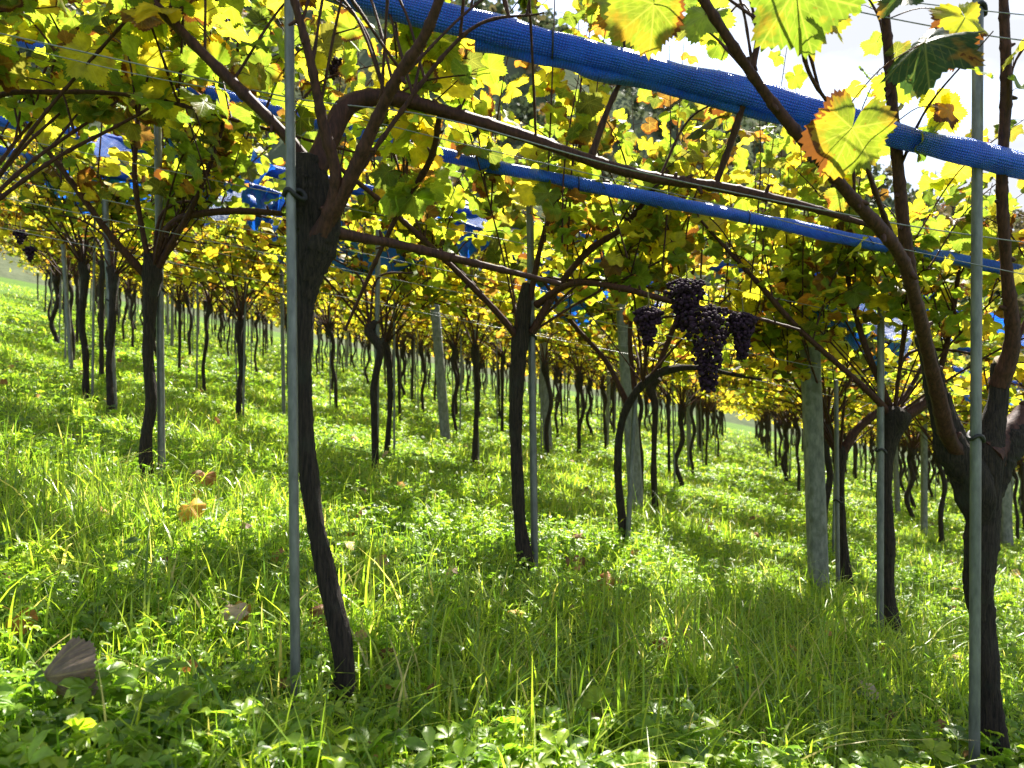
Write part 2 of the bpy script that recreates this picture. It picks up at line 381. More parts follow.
SUNV = np.array(sun_dir)
def foliage_on(g, gs, shoots, mix, step=0.075, size=(0.055, 0.085), fine=False, drop=0.0, stalks=True, keep=None, start=0.0):
    """leaves alternately along each shoot polyline (rows x,y,z,r); gs collects stalks"""
    P = []; N = []; Tp = []; A = []
    for S in shoots:
        Sp = spline(S, 24)[:, :3]; d = np.concatenate([[0], np.cumsum(np.linalg.norm(np.diff(Sp, axis=0), axis=1))])
        k = d[-1] * start + rng.uniform(0, step); sgn = 1
        while k < d[-1]:
            if rng.random() > drop:
                q = np.array([np.interp(k, d, Sp[:, i]) for i in range(3)])
                a = rng.uniform(0, 2 * math.pi) if rng.random() < .3 else (0 if sgn > 0 else math.pi) + rng.normal(0, .7)
                out = np.array([math.cos(a), math.sin(a), rng.uniform(-.3, .5)]); out /= np.linalg.norm(out)
                p = q + out * rng.uniform(.04, .085)
                if keep is None or keep(p):
                    P.append(p); A.append(q)
                    N.append(SUNV * .5 + np.array([0, 0, .35]) + rng.normal(0, .5, 3))
                    Tp.append(out * .7 + np.array([0, 0, -.75]) + rng.normal(0, .25, 3))
            sgn = -sgn; k += step * rng.uniform(.7, 1.4)
    if not P: return
    P = np.array(P); n = len(P)
    leaves(g, P, np.array(N), np.array(Tp), rng.uniform(size[0], size[1], n) * rng.choice([1, 1, .7], n), pick_cols(n, mix), rng.choice([.12, .28, .5, .72], n, p=[.58, .27, .10, .05]), fine)
    if stalks:
        for a, b in zip(A, P):
            c = (a + b) / 2 + np.array([0, 0, .008])
            tube(gs, np.array([[*a, .0013], [*c, .0011], [*b, .001]]), 3, 3, cap=False)

def pixline(pts, Y0, Y1):
    out = []
    for i, (px, py, w) in enumerate(pts):
        f = i / max(1, len(pts) - 1); Y = Y0 + (Y1 - Y0) * f
        out.append([*at(px, py, Y), w * 0.5 / FPX * Y])
    return np.array(out)

def random_canes(h, n, reach, rise, r0=.0075, lateral=.75):
    """fan of canes out of a vine head at h"""
    out = []
    for i in range(n):
        a = rng.uniform(0, 2 * math.pi); dx, dy = math.cos(a), math.sin(a) * lateral
        L_ = reach * rng.uniform(.6, 1.15); zt = rise * rng.uniform(.75, 1.2)
        b = rng.normal(0, .06, 3)
        p0 = h; p1 = h + np.array([dx * L_ * .3, dy * L_ * .3, zt * .42]) + b * .5
        p2 = h + np.array([dx * L_ * .68, dy * L_ * .68, zt * .85]) + b
        p3 = h + np.array([dx * L_, dy * L_, zt * 1.0 + rng.uniform(-.1, .25)]) + b
        for p in (p1, p2, p3): p[2] -= SLOPE * (p[0] - h[0]) * .8
        r = r0 * rng.uniform(.5, 1)
        out.append(np.array([[*p0, r * 1.2], [*p1, r], [*p2, r * .75], [*p3, r * .35]]))
    return out
def arch_cane(h, sgn, length, zt, dy=0.0, r0=.0085):
    """cane bent over and laid along the cross wire"""
    P = [[*h, r0 * 1.2], [h[0] + sgn * .06, h[1], h[2] + (zt - h[2]) * .75, r0 * 1.1]]
    for f in (.2, .45, .75, 1.0):
        x = sgn * (.08 + length * f)
        P.append([h[0] + x, h[1] + dy * f, zt - SLOPE * x + rng.normal(0, .015), r0 * (1.0 - .55 * f)])
    return np.array(P)
def shoots_from(canes, n, length, zmin, up=1.0, spread=.5):
    out = []; S = [spline(c, 20) for c in canes]
    tries = 0
    while len(out) < n and tries < n * 20:
        tries += 1
        s = S[rng.integers(len(S))]; q = s[rng.integers(8, 20)]
        if q[2] < zmin: continue
        Ls = length * rng.uniform(.45, 1.15); a = rng.uniform(0, 2 * math.pi); sp = spread * rng.uniform(.3, 1.2)
        d = np.array([math.cos(a) * sp, math.sin(a) * sp, up * rng.uniform(.45, 1)]); d /= np.linalg.norm(d)
        p0 = q[:3]; p1 = p0 + d * Ls * .5; p2 = p0 + d * Ls + np.array([math.cos(a) * .10, math.sin(a) * .10, -.12 * rng.random() - .05 * Ls])
        out.append(np.array([[*p0, .0042], [*p1, .0033], [*p2, .0016]]))
    return out

# ------------------------------------------------------------------ grapevines shown close up
def build_vine(b, trunk, canes, label, group, head, cut=None, extra=6, n_shoots=40, mix=MIX_MID, zone=None, sides=22,
               step=.062, reach=1.0, rise=.75, arches=1, shoot_len=.75, hero=(), drop=0.05, size=(.048, .090), fine=False, no_random=False, burls=(), tall=0):
    bx, by = b; bz = float(gz(bx, by)); off = np.array([bx, by, bz])
    root = empty('grapevine', off); tag(root, label, 'grapevine', group)
    sd_ = int(abs(bx * 977 + by * 331)) % 9999
    g = Geo(); L_ = np.sum(np.linalg.norm(np.diff(trunk[:, :3], axis=0), axis=1))
    tr = trunk.copy(); 
    tube(g, tr, max(26, int(L_ / .013)), sides, bark=.16, seed=sd_, lump=.10)
    for k, q in enumerate(burls): tube(g, q, 30, 18, bark=.22, seed=sd_ + 50 + k, lump=.12)
    t0 = link('trunk', g.mesh('trunk', off), root, M_bark)
    if cut is not None:
        gc = Geo(); c = cut; tube(gc, np.array([[*(c[:3] + np.array([0, .004, -.006])), c[3] * .80], [*(c[:3] + np.array([-.002, -.010, .010])), c[3] * .84]]), 2, 16, seed=3)
        link('pruning_cut', gc.mesh('pruning_cut', off), t0, M_cut)
    cs = [np.asarray(c, float) for c in canes]
    if not no_random:
        cs_r = random_canes(head, extra, reach, rise)
        for k in range(arches):
            cs_r.append(arch_cane(head, 1 if k == 0 else -1, rng.uniform(.9, 1.25), bz + rng.uniform(1.5, 1.68), rng.uniform(-.05, .15)))
    else: cs_r = random_canes(head, extra, reach, rise) if extra else []
    allc = cs + cs_r; gf0 = Geo()
    for k, c in enumerate(allc):
        g = Geo(); Lc = np.sum(np.linalg.norm(np.diff(c[:, :3], axis=0), axis=1))
        tube(g, c, max(14, int(Lc / .012)), 8, bark=.05, nodes=.085, seed=sd_ + k, lump=.10 if k < len(cs) else 0)
        if k < len(cs):
            Sc = spline(c, 80)
            for q in range(int(Lc / .13)):
                w_ = Sc[rng.integers(8, 74)]; a_ = rng.uniform(0, 6.28); dv = np.array([math.cos(a_), -abs(math.sin(a_)) * .4, math.sin(a_)]) * (w_[3] + rng.uniform(.006, .022))
                tube(g, np.array([[*w_[:3], w_[3] * .55], [*(w_[:3] + dv * .7), w_[3] * .42], [*(w_[:3] + dv), w_[3] * .25]]), 5, 6, seed=q)
        if k >= len(cs): foliage_on(gf0, g, [c], mix, step * 1.1, size, fine, drop, keep=zone, start=.45)
        link('cane', g.mesh('cane', off), root, M_cane)
    sh = shoots_from(allc, n_shoots, shoot_len, bz + 1.40)
    for q in range(tall):
        a = head + np.array([rng.uniform(-.9, .9), rng.uniform(-.45, .45), 0]); a[2] = head[2] + .45 - SLOPE * (a[0] - head[0])
        tp = a + np.array([rng.normal(0, .16), rng.normal(0, .14), rng.uniform(.75, 1.35)])
        sh.append(np.array([[*a, .0045], [*(a * .5 + tp * .5 + rng.normal(0, .04, 3)), .0035], [*tp, .0014]]))
    gf = gf0
    for k, s in enumerate(sh):
        gs = Geo(); tube(gs, s, 14, 5, nodes=.07, seed=k)
        foliage_on(gf, gs, [s], mix, step, size, fine, drop, keep=zone)
        link('shoot', gs.mesh('shoot', off), root, M_cane)
    if gf.n: link('foliage', gf.mesh('foliage', off), root, M_leaf)
    return root, off

NEAR = 'grapevines standing nearest in the vineyard'
occupied = []
def trunk_px(b, pts, lean=0.0, k=.68):
    Y = b[1]; P = pixline(pts, Y, Y + lean); P[0, 2] = float(gz(*b)) - .03; P[:, 3] *= k
    return P
def clear(ymin): return lambda p: p[1] > ymin and not (p[1] < 3.2 and p[2] < 1.28 - SLOPE * p[0])
def clear_sky(p):   # near growth at the right stays loose over the open sky
    return p[1] > 1.55

# V1 : thick trunk in the left foreground
b1 = base(340, 708); occupied.append(b1); Y1 = b1[1]
T1 = trunk_px(b1, [(316, 724, 40), (338, 700, 34), (345, 672, 30), (339, 630, 27), (326, 575, 26), (312, 500, 25), (305, 430, 26), (302, 350, 27), (305, 295, 30), (313, 247, 44), (315, 200, 46), (311, 158, 34)], k=.73)
C1 = [pixline([(314, 170, 28), (330, 135, 25), (345, 108, 21), (368, 98, 17), (398, 99, 15), (440, 110, 13), (520, 135, 12), (590, 160, 12), (650, 177, 11), (720, 187, 10), (800, 205, 8), (872, 226, 5)], Y1, Y1 + .22),
      pixline([(316, 240, 20), (345, 190, 15), (372, 130, 14), (395, 82, 13), (425, 35, 11), (446, -18, 9)], Y1 - .02, Y1 - .3),
      pixline([(322, 236, 16), (336, 180, 12), (322, 120, 11), (310, 60, 9), (289, -20, 8)], Y1 - .04, Y1 - .22),
      pixline([(326, 230, 14), (362, 238, 10), (400, 245, 9), (470, 262, 8), (560, 284, 5)], Y1, Y1 + .3),
      pixline([(308, 165, 18), (285, 135, 11), (235, 85, 11), (190, 40, 10), (140, -12, 8)], Y1, Y1 - .12),
      pixline([(715, 186, 7), (735, 130, 7), (752, 70, 6), (768, -12, 6)], Y1 + .2, Y1 + .05),
      pixline([(590, 160, 7), (612, 100, 6), (640, 50, 5), (690, -10, 4)], Y1 + .15, Y1 + .1),
      pixline([(440, 112, 6), (430, 160, 6), (395, 220, 5), (345, 330, 3)], Y1 + .1, Y1 + .5)]
head1 = T1[9, :3]
vine1, off1 = build_vine(b1, T1, C1, 'thick crooked grapevine in the left foreground beside the nearest grey stake', NEAR, head1, extra=2, n_shoots=52,
           mix=MIX_GREEN, zone=lambda p: p[1] > 1.5 and p[2] > 1.40 - SLOPE * p[0] and p[0] < (.02 if p[1] < 2.2 else .7) and not (p[1] < 1.98 and abs(p[0] / p[1] + .30) < .03) and not (p[1] < 2.12 and -.245 < p[0] / p[1] < .05 and .17 < (p[2] - CAMZ) / p[1] < .44) and not (p[1] < 2.1 and -.27 < p[0] / p[1] < .05 and (p[2] - CAMZ) / p[1] > .44), reach=.7, rise=.8, arches=0, shoot_len=.7, fine=True, drop=.06, burls=[pixline([(305, 300, 20), (318, 250, 34), (328, 228, 26), (334, 205, 14)], Y1, Y1 - .03), pixline([(306, 230, 30), (305, 190, 34), (308, 155, 22)], Y1, Y1 - .02)])

# VR : right foreground
bR = base(990, 764); occupied.append(bR); YR = bR[1]
TR = trunk_px(bR, [(996, 772, 46), (990, 705, 35), (983, 632, 32), (979, 582, 37), (983, 532, 40), (985, 490, 44), (985, 456, 52), (991, 430, 36), (998, 396, 28), (1001, 364, 25)], k=.70)
CR = [pixline([(975, 470, 16), (950, 440, 15), (938, 395, 14), (926, 345, 13.5), (915, 300, 13), (898, 252, 13), (850, 195, 12), (770, 100, 11), (694, -14, 10)], YR, YR - .75),
      pixline([(950, 440, 22), (930, 360, 14), (910, 270, 12), (896, 150, 11), (888, 50, 10), (883, -14, 9)], YR + .02, YR - .4),
      pixline([(999, 385, 20), (1012, 340, 14), (1007, 270, 12), (1002, 190, 11), (1006, 90, 10), (1003, -14, 9)], YR, YR - .3),
      pixline([(985, 455, 40), (1010, 432, 26), (1040, 402, 20), (1090, 370, 14), (1180, 330, 9)], YR, YR + .1),
      pixline([(898, 252, 6), (880, 205, 5), (855, 140, 4), (808, 70, 4), (800, -10, 3)], YR - .38, YR - .75)]
headR = TR[6, :3]
cutp = np.array([*TR[9, :3], TR[9, 3] * 1.0]); cutp[2] += .002
vineR, offR = build_vine(bR, TR, CR, 'stout forked grapevine at the right edge with a pale sawn stump', NEAR, headR, cut=cutp, burls=[pixline([(984, 530, 24), (972, 480, 36), (951, 446, 31), (939, 405, 22), (930, 365, 18), (922, 335, 14)], YR, YR - .10), pixline([(975, 465, 22), (955, 440, 22), (940, 395, 15)], YR, YR - .0), pixline([(985, 500, 26), (1000, 452, 38), (1018, 428, 26)], YR, YR + .03)], extra=1, n_shoots=8,
           mix=MIX_GREEN, zone=lambda p: p[1] > 2.0 and p[2] > 1.62 - SLOPE * p[0] and not (p[1] < 2.5 and p[2] < 1.75 - SLOPE * p[0] and p[0] < 1.2), reach=.5, rise=.9, arches=0, shoot_len=.55, fine=True, drop=.35)

# V2, V3, V4, V5, V7 : second and third ranks
b2 = base(149, 482); occupied.append(b2); Y2 = b2[1]
T2 = trunk_px(b2, [(147, 490, 24), (146, 442, 16), (151, 400, 16), (148, 350, 17), (150, 310, 18), (152, 275, 28), (149, 254, 16)])
C2 = [pixline([(145, 275, 13), (110, 235, 9), (70, 180, 8), (30, 130, 7), (-8, 95, 6)], Y2, Y2 - .5),
      pixline([(155, 264, 13), (165, 232, 11), (188, 216, 10), (240, 211, 9), (310, 216, 7)], Y2, Y2 - .1),
      pixline([(150, 270, 9), (135, 180, 7), (138, 90, 6), (120, 10, 4)], Y2, Y2 - .3),
      pixline([(158, 268, 10), (200, 190, 7), (230, 100, 6), (240, 30, 4)], Y2, Y2 - .3)]
C2 = [c * np.array([1, 1, 1, .72]) for c in C2]
build_vine(b2, T2, C2, 'upright grapevine at left with a knobbly head and a cane bent along the wire', NEAR, T2[5, :3], extra=9, n_shoots=52, tall=8, mix=MIX_GREEN, zone=clear(2.3), step=.058, fine=True, reach=.9, rise=.9)
b3 = base(525, 573); occupied.append(b3); Y3 = b3[1]
T3 = trunk_px(b3, [(528, 580, 30), (521, 532, 19), (517, 470, 19), (516, 400, 20), (520, 340, 24), (524, 305, 22), (526, 283, 12)])
C3 = [pixline([(518, 338, 11), (490, 305, 9), (440, 255, 8), (385, 205, 7), (340, 168, 6)], Y3, Y3 - .5),
      pixline([(532, 332, 12), (560, 285, 10), (590, 250, 9), (625, 225, 8), (668, 170, 5)], Y3, Y3 - .3),
      pixline([(536, 305, 11), (572, 284, 9), (620, 288, 9), (690, 306, 8), (740, 314, 6), (800, 330, 4)], Y3, Y3 - .75),
      pixline([(530, 300, 9), (545, 230, 7), (575, 160, 6), (600, 90, 4)], Y3, Y3 - .2)]
C3 = [c * np.array([1, 1, 1, .72]) for c in C3]
build_vine(b3, T3, C3, 'straight dark grapevine in the centre with its stake close on the right', NEAR, T3[4, :3], extra=8, n_shoots=50, tall=15, mix=MIX_GREEN, zone=clear(2.4), step=.058, fine=True)
b5 = base(889, 633); occupied.append(b5); Y5 = b5[1]
T5 = trunk_px(b5, [(893, 640, 28), (887, 590, 18), (887, 540, 20), (884, 490, 19), (888, 445, 21), (894, 416, 38), (896, 408, 26)], k=.78)
C5 = [pixline([(897, 418, 20), (925, 402, 15), (940, 370, 9), (952, 320, 7), (960, 260, 5)], Y5, Y5 - .1),
      pixline([(888, 416, 12), (872, 395, 9), (800, 330, 8), (757, 282, 7), (700, 220, 4)], Y5, Y5 - .4),
      pixline([(892, 412, 10), (860, 330, 8), (845, 250, 6), (850, 170, 4)], Y5, Y5 - .1)]
C5 = [c * np.array([1, 1, 1, .72]) for c in C5]
build_vine(b5, T5, C5, 'grapevine with a broad burled head behind the thin stake at right', NEAR, T5[5, :3], extra=8, n_shoots=50, tall=15, mix=MIX_GREEN, zone=clear(2.6), step=.058, fine=True)
b4 = base(846, 588); occupied.append(b4); Y4 = b4[1]
T4 = trunk_px(b4, [(847, 594, 20), (843, 540, 13), (840, 490, 12), (840, 456, 17), (842, 446, 12)])
C4 = [pixline([(841, 456, 15), (855, 432, 12), (878, 412, 10), (905, 396, 7), (940, 330, 4)], Y4, Y4),
      pixline([(838, 452, 9), (827, 438, 6), (818, 410, 5), (812, 350, 4)], Y4, Y4),]
C4 = [c * np.array([1, 1, 1, .72]) for c in C4]
build_vine(b4, T4, C4, 'slender Y shaped grapevine just right of the broad concrete post', NEAR, T4[3, :3], extra=6, n_shoots=32, tall=7, mix=MIX_MID, zone=clear(3.0))
b7 = base(625, 548); occupied.append(b7); Y7 = b7[1]
T7 = trunk_px(b7, [(626, 554, 17), (620, 500, 12), (618, 450, 11), (625, 412, 12), (643, 384, 12), (668, 370, 11), (700, 368, 8), (730, 374, 6), (762, 380, 3)], -.2)
C7 = [pixline([(628, 405, 9), (605, 360, 7), (570, 320, 6), (530, 260, 4)], Y7, Y7), pixline([(655, 376, 9), (680, 310, 6), (700, 250, 4)], Y7, Y7),
      pixline([(635, 395, 8), (630, 330, 6), (640, 260, 5), (630, 190, 3)], Y7, Y7)]
C7 = [c * np.array([1, 1, 1, .72]) for c in C7]
build_vine(b7, T7, C7, 'grapevine bent over like a walking stick in front of the leaning concrete post', NEAR, T7[4, :3], extra=5, n_shoots=32, tall=7, mix=MIX_MID, zone=clear(3.0))

def auto_vine(px, py, label, h=1.2, w=.030, bend=.025, **kw):
    b = base(px, py) if py is not None else px
    bz = float(gz(*b)); occupied.append(b)
    T = np.array([[b[0] + rng.normal(0, bend) * (f if f < 1 else .6), b[1] + rng.normal(0, bend) * f, bz - .03 + h * f, w * q]
                  for f, q in ((0, 1.35), (.12, 1.0), (.35, .85), (.6, .9), (.82, 1.0), (.95, 1.5), (1.02, .9))])
    return build_vine(b, T, [], label, NEAR, T[5, :3], sides=14, **kw)
auto_vine(375, 473, 'grapevine between the bent central cane and the left leaning post, stake at its side', extra=7, n_shoots=46, tall=6, mix=MIX_MID, zone=clear(3.2), arches=2)
auto_vine(655, 513, 'grapevine with a curved foot immediately right of the leaning concrete post', bend=.05, extra=6, n_shoots=46, tall=4, mix=MIX_MID, zone=clear(3.2))
auto_vine(110, 416, 'grapevine at left backed by a pale stake, left of the knobbly headed vine', extra=7, n_shoots=46, tall=6, mix=MIX_MID, zone=clear(3.2), arches=2)
auto_vine(475, 466, 'grapevine standing a little left of the straight central vine, wrapped to its stake', extra=6, n_shoots=46, tall=4, mix=MIX_GOLD, arches=2)
auto_vine(240, 406, 'slim grapevine alone in the grass between the left vine and the nearest stake', extra=6, n_shoots=46, tall=4, mix=MIX_GOLD, arches=2)
auto_vine((3.55, 3.6), None, 'grapevine beyond the right edge whose leafy canes reach into view', extra=6, n_shoots=46, tall=4, mix=MIX_GREEN, zone=clear(2.0))
auto_vine((-1.75, 2.3), None, 'grapevine beyond the left edge whose green canopy fills the top left corner', extra=8, n_shoots=66, mix=MIX_GREEN, zone=lambda p: p[1] > 1.7 and p[2] > 1.62 - SLOPE * p[0], fine=True, reach=.9)

# large leaves of the right vine, close to the camera
def hero_leaf(parent, off, px, py, Y, size, nrm, tip, col, edge, curl=.2, label=None):
    g = Geo(); p = at(px, py, Y)
    leaves(g, p[None], np.array([nrm], float), np.array([tip], float), np.array([size * 1.3]), np.array([col]), np.array([edge]), True, np.array([curl]))
    S = np.concatenate([spline(c, 60)[:, :3] for c in CR[:3] + CR[4:]]); q = S[np.argmin(np.sum((S - p) ** 2, 1))]
    mid = (p + q) / 2 + np.array([0, 0, .03]); tube(g, np.array([[*p, .0014], [*mid, .0016], [*q, .002]]), 10, 5, cap=False, col=(.11, .06, .03, 0))
    o = link('leaf', g.mesh('leaf', off), parent, M_leaf)
    if label: o['label'] = label
    return o
hl = lambda *a, **k: hero_leaf(vineR, offR, *a, **k)
hl(654, 4, 1.60, .085, (.15, -.8, -.45), (.15, -.3, -1), (.12, .155, .02), .5, label='yellow green leaf with a red scorched tip')
hl(795, -10, 1.62, .115, (-.6, -.7, -.35), (-.05, -.2, -1), (.10, .15, .02), .10, label='long pale green leaf hanging from the top of the view')
hl(852, 128, 1.72, .10, (.1, -.85, -.45), (-.1, -.2, -1), (.125, .16, .02), .55, label='backlit yellow leaf with a brown withered margin')
hl(826, 10, 1.7, .065, (.5, -.7, .3), (.5, .1, -1), (.36, .36, .03), .35)
hl(925, 42, 1.80, .105, (-.55, -.68, .63), (.75, .1, -.75), (.030, .060, .022), .12, curl=.55, label='dark shaded leaf curled over beside the right stake')  # shade on this leaf is put into its very dark colour
hl(905, -8, 1.75, .06, (-.5, -.65, .6), (-.7, -.1, -.3), (.04, .075, .02), .3)
hl(965, 18, 1.9, .075, (.1, -.9, .2), (.2, -.1, -1), (.34, .36, .03), .55)
hl(948, 110, 2.1, .045, (.3, -.8, .3), (.2, -.1, -1), (.50, .20, .03), .85, label='small orange leaf spotted brown')
hl(705, 15, 1.9, .06, (-.4, -.7, .3), (-.5, .1, -1), (.2, .27, .03), .2)
hl(612, 2, 2.0, .055, (.2, -.8, .3), (.3, .1, -1), (.24, .3, .03), .4)

# ------------------------------------------------------------------ the vine pattern copied through the vineyard
def make_variant(seed, mix, n_leaf_scale=1.0):
    h = 1.15 + rng.uniform(-.08, .12); w = rng.uniform(.024, .036); bend = rng.uniform(.012, .045)
    T = np.array([[rng.normal(0, bend) * min(f * 1.4, 1), rng.normal(0, bend) * f, -.04 + h * f, w * q]
                  for f, q in ((0, 1.4), (.12, 1.0), (.35, .85), (.6, .9), (.82, 1.05), (.95, 1.6), (1.02, .9))])
    g = Geo(); tube(g, T, 30, 10, bark=.16, seed=seed, lump=.12)
    mt = g.mesh('trunk'); mt.materials.append(M_bark)
    head = T[5, :3]
    cs = random_canes(head, 11, 1.05, .76) + [arch_cane(head, q, rng.uniform(.8, 1.3), zt, rng.uniform(-.25, .25)) for q, zt in ((1, 1.62), (1, 1.42), (-1, 1.55), (-1, 1.36))]
    sh = shoots_from(cs, int(54 * n_leaf_scale), .8, 1.30)
    gb = Geo()
    for k, c in enumerate(cs): tube(gb, c, 14, 5, seed=k, bark=.04)
    for k, s in enumerate(sh): tube(gb, s, 6, 3, cap=False)
    mb = gb.mesh('branches'); mb.materials.append(M_cane)
    gf = Geo(); gs = Geo()
    foliage_on(gf, gs, sh, mix, 0.064, (.045, .078), False, .08, stalks=False)
    foliage_on(gf, gs, cs, mix, 0.064, (.045, .078), False, .10, stalks=False, start=.40)
    mf = gf.mesh('foliage'); mf.materials.append(M_leaf)
    return mt, mb, mf
VAR_MID = [make_variant(100 + i, MIX_MID) for i in range(4)]
VAR_GOLD = [make_variant(200 + i, MIX_GOLD) for i in range(6)]

ROWX = lambda k, y: 0.14 + 2.03 * k + 0.31 * (y - 4)
spots = []
PIXB = [(45, 313), (56, 347), (73, 366), (87, 399), (179, 373), (204, 394), (228, 360), (256, 375), (336, 410), (317, 374), (50, 330), (38, 300),
        (455, 435), (502, 435), (547, 458), (579, 456), (562, 428), (605, 452), (612, 430), (680, 490), (692, 474), (661, 440), (706, 466), (718, 458),
        (400, 420), (412, 402), (871, 492), (911, 522), (942, 545), (931, 500), (956, 503), (966, 506), (1017, 542), (785, 478), (798, 495), (768, 458), (903, 495)]
for pb in PIXB:
    x, y = base(*pb); spots.append((y, x)); occupied.append((x, y))
for k in range(-22, 17):
    y = 3.2 + (k % 3) * .45 + rng.uniform(0, .4)
    while y < 46:
        x = ROWX(k, y) + rng.normal(0, .10); yy = y + rng.normal(0, .12); y += 1.22
        if abs(x) > .72 * yy + 1.2 or yy < 3.0: continue
        if yy > 4.2 and x < -.63 * yy + .2: continue
        if k in (-1, 0, 1) and yy < 6.2: continue
        if min((x - a) ** 2 + (yy - b) ** 2 for a, b in occupied) < .8: continue
        spots.append((yy, x))
spots.sort()
def zone_words(x, y):
    px = 512 + x / y * FPX
    side = 'left' if px < 360 else ('middle' if px < 690 else 'right')
    dist = 'third' if y < 9 else ('farther' if y < 15 else 'farthest')
    return side, dist
LBL = {
 ('left', 'third'): 'mid distance grapevine at left with thin dark trunk under yellowing leaves',
 ('middle', 'third'): 'mid distance grapevine behind the central vine under yellow leaves',
 ('right', 'third'): 'mid distance grapevine right of the grassy aisle under yellow leaves',
 ('left', 'farther'): 'far small grapevine on the left upper slope',
 ('middle', 'farther'): 'far small grapevine behind the middle of the vineyard',
 ('right', 'farther'): 'far small grapevine right of the aisle end',
 ('left', 'farthest'): 'tiny farthest grapevine on the left upper slope, barely a dark stroke',
 ('middle', 'farthest'): 'tiny farthest grapevine in the middle rows, barely a dark stroke',
 ('right', 'farthest'): 'tiny farthest grapevine at right beyond the aisle, barely a dark stroke',
}
NMAX = 284
first_named = {}
for i, (y, x) in enumerate(spots[:NMAX]):
    bz = float(gz(x, y)); mt, mb, mf = (VAR_MID if y < 8 else VAR_GOLD)[i % (4 if y < 8 else 6)]
    root = empty('grapevine', (x, y, bz)); s = zone_words(x, y)
    tag(root, LBL[s], 'grapevine', 'grapevines at the %s, %s ranks' % s)
    root.rotation_euler = (rng.normal(0, .02), rng.normal(0, .02), rng.choice([0, 0, math.pi]) * 0 + rng.normal(0, .25))
    q = rng.uniform(.92, 1.08); root.scale = (q, q, q)
    link('trunk', mt, root); link('branches', mb, root); link('foliage', mf, root)
print('VINES', len(spots), spots[NMAX - 1] if len(spots) > NMAX else spots[-1])
# what lies farther still reads as one mass
if len(spots) > NMAX:
    g = Geo(); gt = Geo()
    pos = []
    for (y, x) in spots[NMAX:]:
        bz = float(gz(x, y))
        tube(gt, np.array([[x, y, bz - .05, .04], [x + rng.normal(0, .04), y, bz + .6, .03], [x + rng.normal(0, .06), y, bz + 1.2, .045]]), 5, 5, cap=False)
        n = 70
        pos.append(np.stack([x + rng.uniform(-1, 1, n), y + rng.uniform(-.75, .75, n), bz + rng.uniform(1.15, 2.15, n)], -1))
    pos = np.concatenate(pos); pos[:, 2] -= 0; n = len(pos)
    leaves(g, pos, SUNV[None] * .5 + rng.normal(0, .5, (n, 3)), np.array([[0, 0, -1.0]]) + rng.normal(0, .5, (n, 3)), rng.uniform(.08, .14, n), pick_cols(n, MIX_GOLD), np.full(n, .2))
    # trunk geometry in the same object
    nv = g.n
    V = np.concatenate(g.V + gt.V); T = np.concatenate(g.T); Q = np.concatenate(gt.Q) + nv
    C = np.concatenate(g.C + gt.C); U = np.concatenate(g.U + gt.U)
    me = mesh('distant_vineyard', V, [T, Q], {'Col': C, 'luv': U}); me.materials.append(M_leaf); me.materials.append(M_bark)
    mi = np.zeros(len(T) + len(Q), np.int32); mi[len(T):] = 1; me.polygons.foreach_set('material_index', mi)
    o = link('distant_vineyard', me); tag(o, 'mass of yellow vines at the far end of the vineyard', 'vines', kind='stuff')

# ------------------------------------------------------------------ stakes, posts
def make_stake(x, y, h, r, tilt, label, group, tie_h=None, ties=True, target=None):
    bz = float(gz(x, y)); root = empty('vine_stake', (x, y, bz)); tag(root, label, 'stake', group)
    g = Geo(); tx, ty = tilt
    P = np.array([[0, 0, -.08, r], [tx * .5, ty * .5, h * .5, r], [tx, ty, h, r]])
    tube(g, P, 14, 10, seed=1); link('rod', g.mesh('rod'), root, M_steel)
    for th in ([] if not tie_h else tie_h):
        f = th / h; g = Geo(); cx, cy = tx * f, ty * f
        d = np.array([target[0] - x - cx, target[1] - y - cy]) if target is not None else np.array([.05, 0])
        dn = d / (np.linalg.norm(d) + 1e-9); Lp = min(np.linalg.norm(d) * .5 + .01, .022); pn = np.array([-dn[1], dn[0]]) * (r + .004)
        ring = []
        for a in np.linspace(0, 2 * math.pi, 15):
            rr = r + .004; ox = math.cos(a) * rr; oy = math.sin(a) * rr
            p = dn * ox + np.array([-dn[1], dn[0]]) * oy
            if math.cos(a) > 0: p = p + dn * Lp * math.cos(a)
            ring.append([cx + p[0], cy + p[1], th + .010 * math.sin(2 * a) + .006 * math.sin(a), .0065])
        tube(g, np.array(ring), 28, 6, cap=False); link('tie', g.mesh('tie'), root, M_tie)
    return root
STK = 'grey stakes beside the nearest vines'
def stake_px(pb, pt, h_to, wpx, label, tie_px=(), target=None, dy=0.0):
    x, y = base(*pb); y += dy; x = (pb[0] - 512) / FPX * y; bz = float(gz(x, y)); P = at(pt[0], pt[1], y); h = P[2] - bz
    q = h_to / h if h_to else 1.0
    tilt = ((P[0] - x) * q, 0.0)
    return make_stake(x, y, h * q, wpx * .43 / FPX * y, tilt, label, STK, [at(0, t, y)[2] - bz for t in tie_px], target=target)
stake_px((296, 700), (289, 0), 2.3, 11.5, 'tall grey stake in front of the thick left foreground vine', (193,), target=b1, dy=-.085)
stake_px((974, 775), (978, 0), 2.7, 12, 'tall grey stake against the forked vine at the right edge', (437, 8), target=bR, dy=-.09)
stake_px((535, 570), (529, 150), None, 9, 'grey stake touching the right side of the straight central vine', (338,), target=b3, dy=-.05)
stake_px((162, 482), (157, 60), None, 8.5, 'grey stake on the right of the knobbly headed left vine', (290,), target=b2)
stake_px((880, 632), (881, 300), None, 8, 'thin grey stake in front of the burled head vine at right', (450,), target=b5, dy=-.05)
stake_px((376, 472), (378, 230), None, 6, 'thin stake in line with the vine left of the central vine', (340,), dy=-.04)
stake_px((115, 416), (105, 200), None, 7, 'pale stake overlapping the vine at far left', (300,))
